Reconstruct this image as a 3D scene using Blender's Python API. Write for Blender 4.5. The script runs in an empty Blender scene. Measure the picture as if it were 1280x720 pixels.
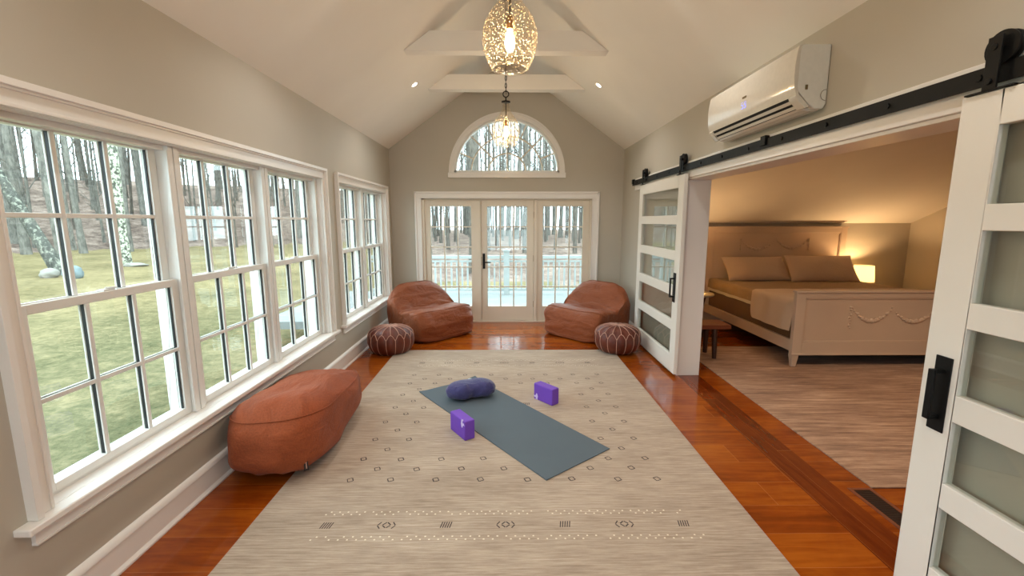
import bpy, bmesh, math, random
from mathutils import Vector, Matrix, noise
from mathutils.geometry import tessellate_polygon, delaunay_2d_cdt
random.seed(7)
S = bpy.context.scene
COL = S.collection
PI = math.pi
# ------------------------------------------------------------------ room numbers (metres)
CAMH = 1.65
XL, XR, YF = -1.86, 1.83, 7.12        # wall faces
YB = -3.2                             # wall behind the photographer
PLATE, SLOPE, APEX = 2.76, 0.709, -0.015
RIDGE = PLATE + SLOPE * (APEX - XL)
def ceil_z(x): return RIDGE - SLOPE * abs(x - APEX)

# ------------------------------------------------------------------ materials
def lin(c):
    f = lambda v: v / 12.92 if v <= 0.04045 else ((v + 0.055) / 1.055) ** 2.4
    return tuple(f(v / 255.0) for v in c) + (1.0,)
class N:
    """thin wrapper round a node tree"""
    def __init__(s, name):
        s.m = bpy.data.materials.new(name); s.m.use_nodes = True
        s.t = s.m.node_tree; s.t.nodes.clear()
        s.out = s.t.nodes.new('ShaderNodeOutputMaterial')
    def n(s, typ, **kw):
        x = s.t.nodes.new(typ)
        for k, v in kw.items():
            if k in x.inputs.keys() if isinstance(k, str) else False: pass
            setattr(x, k, v)
        return x
    def l(s, a, b): s.t.links.new(a, b)
    def coord(s, scale=(1, 1, 1), rot=(0, 0, 0), kind='Object', loc=(0, 0, 0)):
        tc = s.n('ShaderNodeTexCoord'); mp = s.n('ShaderNodeMapping')
        mp.inputs['Scale'].default_value = scale; mp.inputs['Rotation'].default_value = rot
        mp.inputs['Location'].default_value = loc
        s.l(tc.outputs[kind], mp.inputs['Vector']); return mp.outputs['Vector']
    def noise(s, vec, scale, detail=4, rough=.5, dist=0):
        x = s.n('ShaderNodeTexNoise'); x.inputs['Scale'].default_value = scale
        x.inputs['Detail'].default_value = detail; x.inputs['Roughness'].default_value = rough
        x.inputs['Distortion'].default_value = dist
        s.l(vec, x.inputs['Vector']); return x.outputs['Fac']
    def ramp(s, fac, stops):
        r = s.n('ShaderNodeValToRGB'); e = r.color_ramp.elements
        e[0].position, e[0].color = stops[0][0], stops[0][1]
        e[1].position, e[1].color = stops[-1][0], stops[-1][1]
        for p, c in stops[1:-1]:
            q = e.new(p); q.color = c
        s.l(fac, r.inputs['Fac']); return r.outputs['Color']
    def math(s, op, a, b=None, c=None):
        x = s.n('ShaderNodeMath', operation=op)
        for i, v in enumerate((a, b, c)):
            if v is None: continue
            if isinstance(v, (int, float)): x.inputs[i].default_value = v
            else: s.l(v, x.inputs[i])
        return x.outputs[0]
    def mix(s, fac, a, b, mode='MIX'):
        x = s.n('ShaderNodeMix', data_type='RGBA', blend_type=mode)
        for i, v in ((0, fac), (6, a), (7, b)):
            if isinstance(v, (int, float)): x.inputs[i].default_value = v
            elif isinstance(v, tuple): x.inputs[i].default_value = v
            else: s.l(v, x.inputs[i])
        return x.outputs[2]
    def bump(s, h, strength=.3, dist=.01):
        b = s.n('ShaderNodeBump'); b.inputs['Strength'].default_value = strength
        b.inputs['Distance'].default_value = dist; s.l(h, b.inputs['Height']); return b.outputs['Normal']
    def bsdf(s, color=None, rough=.5, normal=None, spec=.5, metal=0, sheen=0, coat=0, coat_rough=.1):
        p = s.n('ShaderNodeBsdfPrincipled')
        if color is not None:
            if isinstance(color, tuple): p.inputs['Base Color'].default_value = color
            else: s.l(color, p.inputs['Base Color'])
        if isinstance(rough, (int, float)): p.inputs['Roughness'].default_value = rough
        else: s.l(rough, p.inputs['Roughness'])
        p.inputs['Specular IOR Level'].default_value = spec; p.inputs['Metallic'].default_value = metal
        p.inputs['Sheen Weight'].default_value = sheen; p.inputs['Coat Weight'].default_value = coat
        p.inputs['Coat Roughness'].default_value = coat_rough
        if normal is not None: s.l(normal, p.inputs['Normal'])
        s.l(p.outputs[0], s.out.inputs['Surface']); return p
def paint(name, rgb, rough=.55, bump=.04, scale=140, var=.03):
    m = N(name); v = m.coord(); c = lin(rgb)
    n1 = m.noise(v, 1.3, 3)
    col = m.ramp(n1, [(.3, tuple(x * (1 - var) for x in c[:3]) + (1,)), (.7, tuple(min(1, x * (1 + var)) for x in c[:3]) + (1,))])
    m.bsdf(col, rough, m.bump(m.noise(v, scale, 3), bump, .002)); return m.m
def fabric(name, rgb, rgb2, weave=260, wr=5.0, wstr=.5, rough=.85, sheen=.15, stretch=(1, 1, 1)):
    m = N(name); v = m.coord(); vs = m.coord(scale=stretch)
    fine = m.noise(v, weave, 3, .6); big = m.noise(vs, wr, 5, .55, .6)
    col = m.mix(m.math('MULTIPLY', m.math('ADD', fine, big), .5), lin(rgb), lin(rgb2))
    h = m.math('ADD', m.math('MULTIPLY', fine, .08), big)
    m.bsdf(col, rough, m.bump(h, wstr, .03), .25, sheen=sheen); return m.m
def leather(name, rgb, rgb2, wr=6, rough=.42):
    m = N(name); v = m.coord()
    n1 = m.noise(v, wr, 6, .6, .8); n2 = m.noise(v, 110, 2, .5)
    col = m.ramp(n1, [(.3, lin(rgb2)), (.7, lin(rgb))])
    m.bsdf(col, rough, m.bump(m.math('ADD', m.math('MULTIPLY', n2, .05), n1), .45, .02), .45); return m.m
def plain(name, rgb, rough=.5, metal=0, spec=.5):
    m = N(name); v = m.coord(); n1 = m.noise(v, 40, 2); c = lin(rgb)
    col = m.ramp(n1, [(.3, tuple(x * .95 for x in c[:3]) + (1,)), (.7, c)])
    m.bsdf(col, rough, None, spec, metal); return m.m
def emitter(name, rgb, strength):
    m = N(name); e = m.n('ShaderNodeEmission'); e.inputs['Color'].default_value = lin(rgb)
    e.inputs['Strength'].default_value = strength; m.l(e.outputs[0], m.out.inputs['Surface']); return m.m
def glass(name, tint=(.96, .985, .975), refl=1.0, seeds=False, base=.04):
    m = N(name)
    lw = m.n('ShaderNodeLayerWeight'); lw.inputs['Blend'].default_value = .5
    p = m.math('POWER', lw.outputs['Facing'], 4.0)
    fac = m.math('MULTIPLY', m.math('ADD', m.math('MULTIPLY', p, 1 - base), base), refl)
    t = m.n('ShaderNodeBsdfTransparent'); t.inputs['Color'].default_value = tint + (1,)
    g = m.n('ShaderNodeBsdfGlossy'); g.inputs['Roughness'].default_value = .015
    mx = m.n('ShaderNodeMixShader')
    if seeds:
        v = m.coord(); vo = m.n('ShaderNodeTexVoronoi'); vo.inputs['Scale'].default_value = 66
        m.l(v, vo.inputs['Vector'])
        sp = m.ramp(vo.outputs['Distance'], [(.15, (1, 1, 1, 1)), (.27, (0, 0, 0, 1))])
        fac = m.math('MINIMUM', m.math('ADD', fac, m.math('MULTIPLY', sp, .55)), 1)
        m.l(m.bump(m.math('ADD', m.noise(v, 60, 3), m.math('MULTIPLY', sp, .7)), .5, .004), g.inputs['Normal'])
        g.inputs['Roughness'].default_value = .1
    surf = g
    if seeds:
        tr = m.n('ShaderNodeBsdfTranslucent'); tr.inputs['Color'].default_value = (1, .80, .52, 1)  # warm tint puts the bulb's glow into the bubbles' colour
        m2 = m.n('ShaderNodeMixShader'); m.l(m.math('ADD', m.math('MULTIPLY', sp, .65), .04), m2.inputs[0]); m.l(g.outputs[0], m2.inputs[1]); m.l(tr.outputs[0], m2.inputs[2]); surf = m2
    m.l(fac, mx.inputs[0]); m.l(t.outputs[0], mx.inputs[1]); m.l(surf.outputs[0], mx.inputs[2])
    m.l(mx.outputs[0], m.out.inputs['Surface']); return m.m

def wood_floor(name, board=.235, along='x', c1=(172, 91, 22), c2=(138, 61, 10), c3=(92, 36, 6)):
    m = N(name)
    tc = m.n('ShaderNodeTexCoord'); sx = m.n('ShaderNodeSeparateXYZ'); m.l(tc.outputs['Object'], sx.inputs[0])
    a, b = (sx.outputs[0], sx.outputs[1]) if along == 'x' else (sx.outputs[1], sx.outputs[0])
    bi = m.math('FLOOR', m.math('DIVIDE', b, board))
    wn = m.n('ShaderNodeTexWhiteNoise', noise_dimensions='1D'); m.l(bi, wn.inputs['W'])
    off = m.math('MULTIPLY', wn.outputs['Value'], 9.0)
    ai = m.math('FLOOR', m.math('DIVIDE', m.math('ADD', a, off), 2.6))
    wn2 = m.n('ShaderNodeTexWhiteNoise', noise_dimensions='2D')
    cb = m.n('ShaderNodeCombineXYZ'); m.l(bi, cb.inputs[0]); m.l(ai, cb.inputs[1]); m.l(cb.outputs[0], wn2.inputs['Vector'])
    gv = m.n('ShaderNodeCombineXYZ')
    m.l(m.math('MULTIPLY', a, .9), gv.inputs[0]); m.l(m.math('MULTIPLY', b, 9), gv.inputs[1])
    m.l(m.math('MULTIPLY', wn2.outputs['Value'], 60), gv.inputs[2])
    grain = m.noise(gv.outputs[0], 2.2, 6, .62, 1.1)
    blot = m.noise(tc.outputs['Object'], 2.4, 4, .6, .5)
    t = m.math('ADD', m.math('MULTIPLY', grain, .55), m.math('ADD', m.math('MULTIPLY', wn2.outputs['Value'], .17), m.math('MULTIPLY', blot, .46)))
    col = m.ramp(t, [(.30, lin(c3)), (.52, lin(c2)), (.78, lin(c1))])
    # knots: sparse dark ovals
    kv = m.n('ShaderNodeCombineXYZ'); m.l(m.math('MULTIPLY', a, .62), kv.inputs[0]); m.l(b, kv.inputs[1])
    vo = m.n('ShaderNodeTexVoronoi'); vo.inputs['Scale'].default_value = 2.3; m.l(kv.outputs[0], vo.inputs['Vector'])
    kn = m.ramp(m.math('ADD', vo.outputs['Distance'], m.math('MULTIPLY', grain, .05)), [(.055, (1, 1, 1, 1)), (.10, (0, 0, 0, 1))])
    col = m.mix(m.math('MULTIPLY', kn, .75), col, lin((52, 18, 6)))
    # gaps between boards, coloured as thin painted highlights
    fr = m.math('FRACT', m.math('DIVIDE', b, board))
    gap = m.math('LESS_THAN', m.math('MINIMUM', fr, m.math('SUBTRACT', 1, fr)), .0065)
    fa = m.math('FRACT', m.math('DIVIDE', m.math('ADD', a, off), 2.6))
    gap2 = m.math('LESS_THAN', fa, .0015)
    g = m.math('MAXIMUM', gap, gap2)
    col = m.mix(m.math('MULTIPLY', g, .45), col, lin((196, 128, 70)))
    rough = m.math('ADD', .06, m.math('MULTIPLY', blot, .09))
    m.bsdf(col, rough, m.bump(m.math('SUBTRACT', m.math('MULTIPLY', m.noise(tc.outputs['Object'], 3.5, 2), .6), g), .03, .01), .5)
    return m.m
def striated(name, cols, sx=2.0, sy=60, rot=0, bump=.25):
    """woven rug: thin streaks along local x"""
    m = N(name); v = m.coord(scale=(sx, sy, 1), rot=(0, 0, rot)); v2 = m.coord(scale=(1, 3, 1), rot=(0, 0, rot))
    n1 = m.noise(v, 1.0, 6, .72); n2 = m.noise(v2, 1.1, 4, .6); n3 = m.noise(m.coord(), 320, 2)
    t = m.math('ADD', m.math('MULTIPLY', n1, .72), m.math('MULTIPLY', n2, .28))
    col = m.ramp(t, [(.30, lin(cols[0])), (.5, lin(cols[1])), (.68, lin(cols[2]))])
    m.bsdf(col, .95, m.bump(m.math('ADD', n3, n1), bump, .006), .1, sheen=.15); return m.m
def bark(name, dark, light, lichen=None, amount=.55):
    m = N(name); v = m.coord(scale=(1, 1, .35)); n1 = m.noise(v, 9, 5, .65); 
    col = m.ramp(n1, [(.35, lin(dark)), (.65, lin(light))])
    if lichen:
        n2 = m.noise(m.coord(scale=(1, 1, .9)), 8.5, 5, .7)
        col = m.mix(m.ramp(n2, [(amount, (0, 0, 0, 1)), (amount + .05, (1, 1, 1, 1))]), col, lin(lichen))
    m.bsdf(col, .95, m.bump(n1, .6, .03), .05); return m.m

MT = {}
MT['wall'] = paint('greige wall paint', (187, 179, 165))
MT['ceil'] = paint('warm white ceiling paint', (236, 230, 221), .7)
MT['trim'] = paint('white trim paint', (236, 231, 226), .32, .02, 60, .015)
MT['door'] = paint('french door paint', (222, 211, 194), .35, .02, 60, .015)
MT['barn'] = paint('barn door paint', (236, 232, 224), .38, .03, 60, .015)
MT['sash'] = paint('vinyl sash white', (232, 230, 226), .3, .01, 60, .01)
MT['spacer'] = plain('dark pane spacer', (24, 26, 28), .5)
MT['glass'] = glass('window glass')
MT['doorglass'] = glass('barn door glass', (.93, .95, .93), 1.25)
MT['floor'] = wood_floor('orange pine boards')
MT['thresh'] = wood_floor('threshold boards', .115, 'y', (128, 56, 14), (104, 40, 8), (74, 26, 5))
MT['black'] = plain('black iron', (9, 9, 9), .5, 0, .25)
MT['rug'] = striated('beige loom rug', [(132, 114, 98), (176, 157, 139), (206, 190, 172)], 5.0, 95)
MT['motif'] = striated('dark brown motif yarn', [(58, 48, 46), (70, 58, 56), (86, 72, 68)])
MT['dots'] = striated('cream dot yarn', [(224, 212, 190), (232, 222, 202), (240, 232, 214)])
MT['rug2'] = striated('mottled bedroom rug', [(92, 64, 48), (164, 128, 102), (214, 180, 150)], 2.2, 26, .0)
MT['mat'] = fabric('yoga mat foam', (82, 95, 104), (98, 109, 118), 420, 3, .05, .7, 0)
MT['purple'] = fabric('purple foam', (108, 64, 178), (126, 82, 194), 500, 8, .05, .6, 0)
MT['white_mark'] = plain('pale printed mark', (214, 196, 240), .6)
MT['mat_mark'] = plain('white printed mark', (226, 234, 234), .6)
MT['navy'] = fabric('navy cotton', (58, 56, 104), (74, 72, 122), 380, 14, .5, .8, .3)
MT['rust'] = fabric('rust woven fabric', (84, 34, 14), (188, 98, 58), 95, 7, .9, .85, .05, (1, .45, 1))
MT['tan_leather'] = fabric('cognac brushed suede', (96, 44, 18), (172, 96, 58), 420, 7, 1.0, .45, .05, (.7, 1.4, 1.4))
MT['pouf'] = leather('oxblood leather', (112, 50, 32), (78, 30, 20))
MT['stitch'] = plain('pale pink stitching', (206, 160, 142), .8)
MT['tag'] = plain('dark woven tag', (38, 24, 24), .8)
MT['ac'] = plain('glossy white plastic', (212, 204, 190), .14)
MT['acside'] = plain('satin white plastic', (222, 218, 208), .3)
MT['dark'] = plain('painted hollow shade', (22, 20, 18), .8)
MT['badge'] = plain('bronze badge', (112, 92, 58), .4)
MT['bedpaint'] = paint('distressed cream bed paint', (214, 190, 168), .55, .12, 50, .06)
MT['quilt'] = fabric('taupe quilt', (150, 122, 88), (168, 140, 104), 60, 26, .35, .9, .2)
MT['blanket'] = fabric('cream wool blanket', (206, 180, 154), (222, 200, 176), 200, 5, .2, .9, .3)
MT['sheet'] = fabric('white sheet', (226, 210, 184), (236, 222, 198), 300, 7, .3, .9, .1)
MT['mattress'] = fabric('brown mattress cover', (104, 76, 48), (122, 92, 60), 200, 7, .2, .9, .1)
MT['pillow'] = fabric('brown linen pillowcase', (200, 174, 150), (214, 190, 168), 260, 7, .35, .9, .2)
MT['darkwood'] = plain('dark brown wood', (64, 34, 20), .4)
MT['bench'] = plain('red brown wood', (126, 66, 38), .4)
MT['creamtop'] = plain('cream table top', (208, 190, 160), .4)
MT['shade'] = None
MT['rail'] = plain('white vinyl railing', (172, 178, 178), .5)
MT['deck'] = striated('grey deck boards', [(118, 124, 124), (134, 139, 138), (148, 152, 150)], 1.0, 8)
MT['bulbglass'] = emitter('lit filament bulb', (255, 206, 130), 90)
MT['dl'] = emitter('recessed lamp lens', (255, 240, 214), 16)
MT['led'] = emitter('display digits', (170, 170, 255), 1.3)
MT['brass'] = plain('aged brass socket', (120, 84, 40), .35, .8)
MT['seeded'] = glass('seeded bubble glass', (.955, .94, .91), 1.0, True, .05)
MT['rock1'] = paint('pale grey boulder', (138, 134, 126), .9, .6, 14, .25)
MT['rock2'] = paint('blue grey boulder', (108, 122, 125), .9, .6, 14, .3)
MT['bark'] = bark('grey bark', (86, 84, 80), (134, 131, 123))
MT['bark2'] = bark('brown bark', (74, 70, 65), (112, 106, 98))
MT['lichen'] = bark('lichen patched bark', (66, 66, 62), (96, 96, 90), (138, 138, 126), .53)
MT['lichen2'] = bark('heavily lichened bark', (70, 70, 64), (100, 102, 92), (188, 192, 172), .47)
def ground_mat(name, cols, s1, s2, dry=None):
    m = N(name); v = m.coord(); n1 = m.noise(v, s1, 8, .82); n2 = m.noise(v, s2, 3, .6)
    t = m.math('ADD', m.math('MULTIPLY', n1, .66), m.math('MULTIPLY', n2, .34))
    col = m.ramp(t, [(.34, lin(cols[0])), (.48, lin(cols[1])), (.62, lin(cols[2]))])
    if dry:      # grass gives way to dry straw and leaf litter away from the house
        ln = m.n('ShaderNodeVectorMath', operation='LENGTH'); m.l(v, ln.inputs[0])
        k = m.ramp(m.math('DIVIDE', m.math('ADD', ln.outputs['Value'], m.math('MULTIPLY', n2, 7)), 40), [(.22, (0, 0, 0, 1)), (.50, (1, 1, 1, 1))])
        col = m.mix(m.math('MULTIPLY', k, .85), col, m.ramp(t, [(.36, lin(dry[0])), (.62, lin(dry[1]))]))
    m.bsdf(col, 1.0, m.bump(n1, .6, .05), .0); return m.m
MT['lawn'] = ground_mat('winter lawn', [(58, 68, 48), (102, 101, 76), (142, 131, 102)], 6, .45, [(88, 80, 58), (150, 134, 100)])
MT['leaf'] = ground_mat('fallen leaves', [(52, 42, 38), (112, 97, 89), (160, 142, 130)], 2.6, .6)

# ------------------------------------------------------------------ geometry helpers
class G:
    def __init__(s): s.v = []; s.f = []; s.mi = []; s.cur = 0
    def face(s, idx): s.f.append(idx); s.mi.append(s.cur)
    def box(s, x0, y0, z0, x1, y1, z1):
        x0, x1 = min(x0, x1), max(x0, x1); y0, y1 = min(y0, y1), max(y0, y1); z0, z1 = min(z0, z1), max(z0, z1)
        b = len(s.v)
        s.v += [(x0, y0, z0), (x1, y0, z0), (x1, y1, z0), (x0, y1, z0), (x0, y0, z1), (x1, y0, z1), (x1, y1, z1), (x0, y1, z1)]
        for q in ((0, 3, 2, 1), (4, 5, 6, 7), (0, 1, 5, 4), (1, 2, 6, 5), (2, 3, 7, 6), (3, 0, 4, 7)):
            s.face(tuple(b + i for i in q))
        return s
    def prism(s, pts, lo, hi, axis='y', holes=()):
        """pts: outline in the plane normal to axis: y->(x,z), x->(y,z), z->(x,y)"""
        def P(p, d):
            return {'y': (p[0], d, p[1]), 'x': (d, p[0], p[1]), 'z': (p[0], p[1], d)}[axis]
        loops = [list(pts)] + [list(h) for h in holes]
        flat = [p for L in loops for p in L]
        b = len(s.v); n = len(flat)
        s.v += [P(p, lo) for p in flat] + [P(p, hi) for p in flat]
        tri = tessellate_polygon([[Vector((p[0], p[1], 0)) for p in L] for L in loops])
        for t in tri:
            s.face(tuple(b + i for i in t)); s.face(tuple(b + n + i for i in reversed(t)))
        o = 0
        for L in loops:
            k = len(L)
            for i in range(k):
                j = (i + 1) % k
                s.face((b + o + i, b + o + j, b + n + o + j, b + n + o + i))
            o += k
        return s
    def tube(s, pts, r, n=8, cap=True):
        pts = [Vector(p) for p in pts]; k = len(pts)
        rs = r if isinstance(r, (list, tuple)) else [r] * k
        b = len(s.v); up = Vector((0, 0, 1))
        t0 = (pts[1] - pts[0]).normalized()
        a = t0.cross(up); a = a.normalized() if a.length > 1e-3 else Vector((1, 0, 0))
        for i, p in enumerate(pts):
            t = (pts[min(i + 1, k - 1)] - pts[max(i - 1, 0)]).normalized()
            a = (a - t * a.dot(t)); a = a.normalized() if a.length > 1e-6 else Vector((1, 0, 0))
            c = t.cross(a)
            for j in range(n):
                th = 2 * PI * j / n
                s.v.append(tuple(p + (a * math.cos(th) + c * math.sin(th)) * rs[i]))
        for i in range(k - 1):
            for j in range(n):
                j2 = (j + 1) % n
                s.face((b + i * n + j, b + i * n + j2, b + (i + 1) * n + j2, b + (i + 1) * n + j))
        if cap:
            s.face(tuple(b + j for j in reversed(range(n)))); s.face(tuple(b + (k - 1) * n + j for j in range(n)))
        return s
    def lathe(s, prof, cx=0, cy=0, cz=0, n=32, close=False):
        """prof: (r, z) list; r<=0 closes"""
        b = len(s.v); k = len(prof)
        for r, z in prof:
            for j in range(n):
                th = 2 * PI * j / n
                s.v.append((cx + max(r, 1e-4) * math.cos(th), cy + max(r, 1e-4) * math.sin(th), cz + z))
        for i in range(k if close else k - 1):
            i2 = (i + 1) % k
            for j in range(n):
                j2 = (j + 1) % n
                s.face((b + i * n + j, b + i * n + j2, b + i2 * n + j2, b + i2 * n + j))
        return s
    def grid(s, fn, nu, nv, wrapv=False):
        b = len(s.v)
        for i in range(nu + 1):
            for j in range(nv if wrapv else nv + 1):
                s.v.append(tuple(fn(i / nu, j / nv)))
        w = nv if wrapv else nv + 1
        for i in range(nu):
            for j in range(nv):
                j2 = (j + 1) % w
                s.face((b + i * w + j, b + (i + 1) * w + j, b + (i + 1) * w + j2, b + i * w + j2))
        return s
    def ball(s, c, r, n=8, m=6, sq=(1, 1, 1)):
        def fn(u, v):
            th = PI * u; ph = 2 * PI * v
            return (c[0] + r * sq[0] * math.sin(th) * math.cos(ph), c[1] + r * sq[1] * math.sin(th) * math.sin(ph), c[2] + r * sq[2] * math.cos(th))
        return s.grid(fn, m, n, True)
    def xf(s, M):
        s.v = [tuple(M @ Vector(p)) for p in s.v]; return s
    def build(s, name, mat, parent=None, bevel=0, smooth=False, seg=2, angle=40, recalc=True, loc=None, rotz=0, weld=True):
        me = bpy.data.meshes.new(name); me.from_pydata(s.v, [], s.f)
        mats = mat if isinstance(mat, (list, tuple)) else [mat]
        for m in mats: me.materials.append(m)
        if len(mats) > 1: me.polygons.foreach_set('material_index', s.mi)
        bm = bmesh.new(); bm.from_mesh(me)
        if weld: bmesh.ops.remove_doubles(bm, verts=bm.verts, dist=1e-5)
        if recalc: bmesh.ops.recalc_face_normals(bm, faces=bm.faces)
        bm.to_mesh(me); bm.free()
        if smooth:
            me.shade_smooth(); me.set_sharp_from_angle(angle=math.radians(angle))
        o = bpy.data.objects.new(name, me); COL.objects.link(o)
        if bevel:
            b = o.modifiers.new('edge', 'BEVEL'); b.width = bevel; b.segments = seg; b.limit_method = 'ANGLE'
            b.angle_limit = math.radians(50)
            if not smooth: me.shade_smooth(); me.set_sharp_from_angle(angle=math.radians(35))
        if parent: o.parent = parent
        if loc is not None: o.location = loc
        o.rotation_euler.z = rotz
        return o
def tag(o, label=None, cat=None, group=None, kind=None):
    for k, v in (('label', label), ('category', cat), ('group', group), ('kind', kind)):
        if v: o[k] = v
    return o
def empty(name, loc=(0, 0, 0), rotz=0):
    o = bpy.data.objects.new(name, None); COL.objects.link(o); o.location = loc; o.rotation_euler.z = rotz
    o.empty_display_size = .1; return o
def struct(o): o['kind'] = 'structure'; return o
def copy_tree(o, parent=None):
    c = o.copy(); COL.objects.link(c)
    if parent: c.parent = parent
    for ch in list(o.children): copy_tree(ch, c)
    return c
def catmull(pts, n, closed=True):
    out = []; k = len(pts)
    segs = k if closed else k - 1
    for i in range(segs):
        p = [Vector(pts[(i + d) % k] if closed else pts[min(max(i + d, 0), k - 1)]) for d in (-1, 0, 1, 2)]
        for j in range(n):
            t = j / n
            out.append(.5 * ((2 * p[1]) + (p[2] - p[0]) * t + (2 * p[0] - 5 * p[1] + 4 * p[2] - p[3]) * t * t + (3 * p[1] - p[0] - 3 * p[2] + p[3]) * t ** 3))
    if not closed: out.append(Vector(pts[-1]))
    return out

# ================================================================== THE SETTING
WT = .17                                        # outer wall thickness
g = G(); g.box(XL - WT, YB - .2, -.15, XR, YF + WT, 0); struct(g.build('floor', MT['floor']))
g = G(); g.box(XR, YB - .2, -.15, XR + .23, YF + WT, 0); struct(g.build('floor_threshold', MT['thresh']))
g = G(); g.box(XR + .23, YB - .2, -.15, 6.75, YF + .3, 0); struct(g.build('floor_bedroom', MT['floor']))
# left wall with two window openings
W0, W1, W2 = (-1.75, .14), (1.65, 4.49), (4.93, 6.77); WZ = (.485, 2.07)
rect = lambda a, b, c, d: [(a, c), (b, c), (b, d), (a, d)]
g = G(); g.prism(rect(YB, YF + WT, 0, PLATE + .02), XL - WT, XL, 'x', [rect(*W0, *WZ), rect(*W1, *WZ), rect(*W2, *WZ)])
struct(g.build('wall_left', MT['wall']))
# far gable wall: french door opening and half-round window
DX0, DX1, DZ = -1.375, 1.345, 2.005
ACX, ACZ, AR = -.015, 2.405, .835
arc = [(ACX + AR * math.cos(PI * i / 40), ACZ + AR * math.sin(PI * i / 40)) for i in range(41)]
out = [(XL - WT, 0), (DX0, 0), (DX0, DZ), (DX1, DZ), (DX1, 0), (XR + .23, 0), (XR + .23, ceil_z(XR + .23) + .04), (APEX, RIDGE + .04), (XL - WT, ceil_z(XL - WT) + .04)]
g = G(); g.prism(out, YF, YF + WT, 'y', [arc]); struct(g.build('wall_far', MT['wall']))
# right wall with the wide opening to the bedroom
OY0, OY1, OZ = 1.745, 4.565, 2.075
out = [(YB, 0), (OY0, 0), (OY0, OZ), (OY1, OZ), (OY1, 0), (YF, 0), (YF, PLATE), (YB, PLATE)]
g = G(); g.prism(out, XR, XR + .23, 'x'); struct(g.build('wall_right', MT['wall']))
g = G(); g.prism(rect(XL - WT, 6.75, 0, 4.1), YB - .2, YB, 'y', [rect(-1.45, 1.45, .45, 2.25)]); struct(g.build('wall_back', MT['wall']))  # the opening holds the added fill window
# vaulted ceiling
x0, x1 = XL - .25, XR + .3
g = G(); g.prism([(x0, ceil_z(x0)), (APEX, RIDGE), (x1, ceil_z(x1)), (x1, ceil_z(x1) + .2), (APEX, RIDGE + .2), (x0, ceil_z(x0) + .2)], YB - .2, YF + .3, 'y')
struct(g.build('ceiling', MT['ceil']))
# tie beams across the vault
for i, (y, zb, zt) in enumerate(((4.715, 3.338, 3.527), (6.035, 3.342, 3.527))):
    xb = lambda z: (RIDGE - z) / SLOPE
    g = G(); g.prism([(APEX - xb(zb), zb), (APEX + xb(zb), zb), (APEX + xb(zt), zt), (APEX - xb(zt), zt)], y, y + .135, 'y')
    o = struct(g.build('tie_beam', MT['ceil'], bevel=.004))
# bedroom shell
BX, BY = 6.55, 7.17
bz = lambda y: min(2.78, 1.62 + .43 * (BY - y))
g = G(); g.box(XR + .23, BY, 0, BX + .2, BY + .15, 1.75); struct(g.build('wall_bedroom_far', MT['wall']))
g = G(); g.box(BX, YB, 0, BX + .2, BY, 2.9); struct(g.build('wall_bedroom_right', MT['wall']))
ye = BY - (2.78 - 1.62) / .43
g = G(); g.prism([(BY + .2, bz(BY + .2)), (BY, bz(BY)), (ye, 2.78), (YB, 2.78), (YB, 2.95), (ye, 2.95), (BY + .2, bz(BY) + .2)], XR + .23, BX + .2, 'x')
struct(g.build('ceiling_bedroom', MT['ceil']))

# ---------------- baseboards
def baseboard_run(name, axis, fixed, d, a, b):
    g = G()
    pr = [(0, 0), (.03, 0), (.03, .012), (.017, .028), (.017, .135), (.022, .14), (.022, .155), (.008, .175), (0, .178)]
    if axis == 'y': g.prism([(fixed + d * p, z) for p, z in pr], a, b, 'y')
    else: g.prism([(fixed + d * p, z) for p, z in pr], a, b, 'x')
    struct(g.build(name, MT['trim'], bevel=.002))
baseboard_run('baseboard_left', 'y', XL, 1, YB, YF)
g = G()
pr = [(0, 0), (.03, 0), (.03, .012), (.017, .028), (.017, .135), (.022, .14), (.022, .155), (.008, .175), (0, .178)]
for a, b in ((XL + .031, -1.482), (1.452, XR - .031)): g.prism([(YF - p, z) for p, z in pr], a, b, 'x')
struct(g.build('baseboard_far', MT['trim'], bevel=.002))
g = G(); g.prism([(XR - p, z) for p, z in pr], OY1 + .12, YF - .031, 'y'); g.prism([(XR - p, z) for p, z in pr], YB, OY0 - .12, 'y')
struct(g.build('baseboard_right', MT['trim'], bevel=.002))
g = G(); g.prism([(BY - p, z) for p, z in pr], XR + .23, BX - .031, 'x'); struct(g.build('baseboard_bedroom', MT['trim'], bevel=.002))

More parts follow.
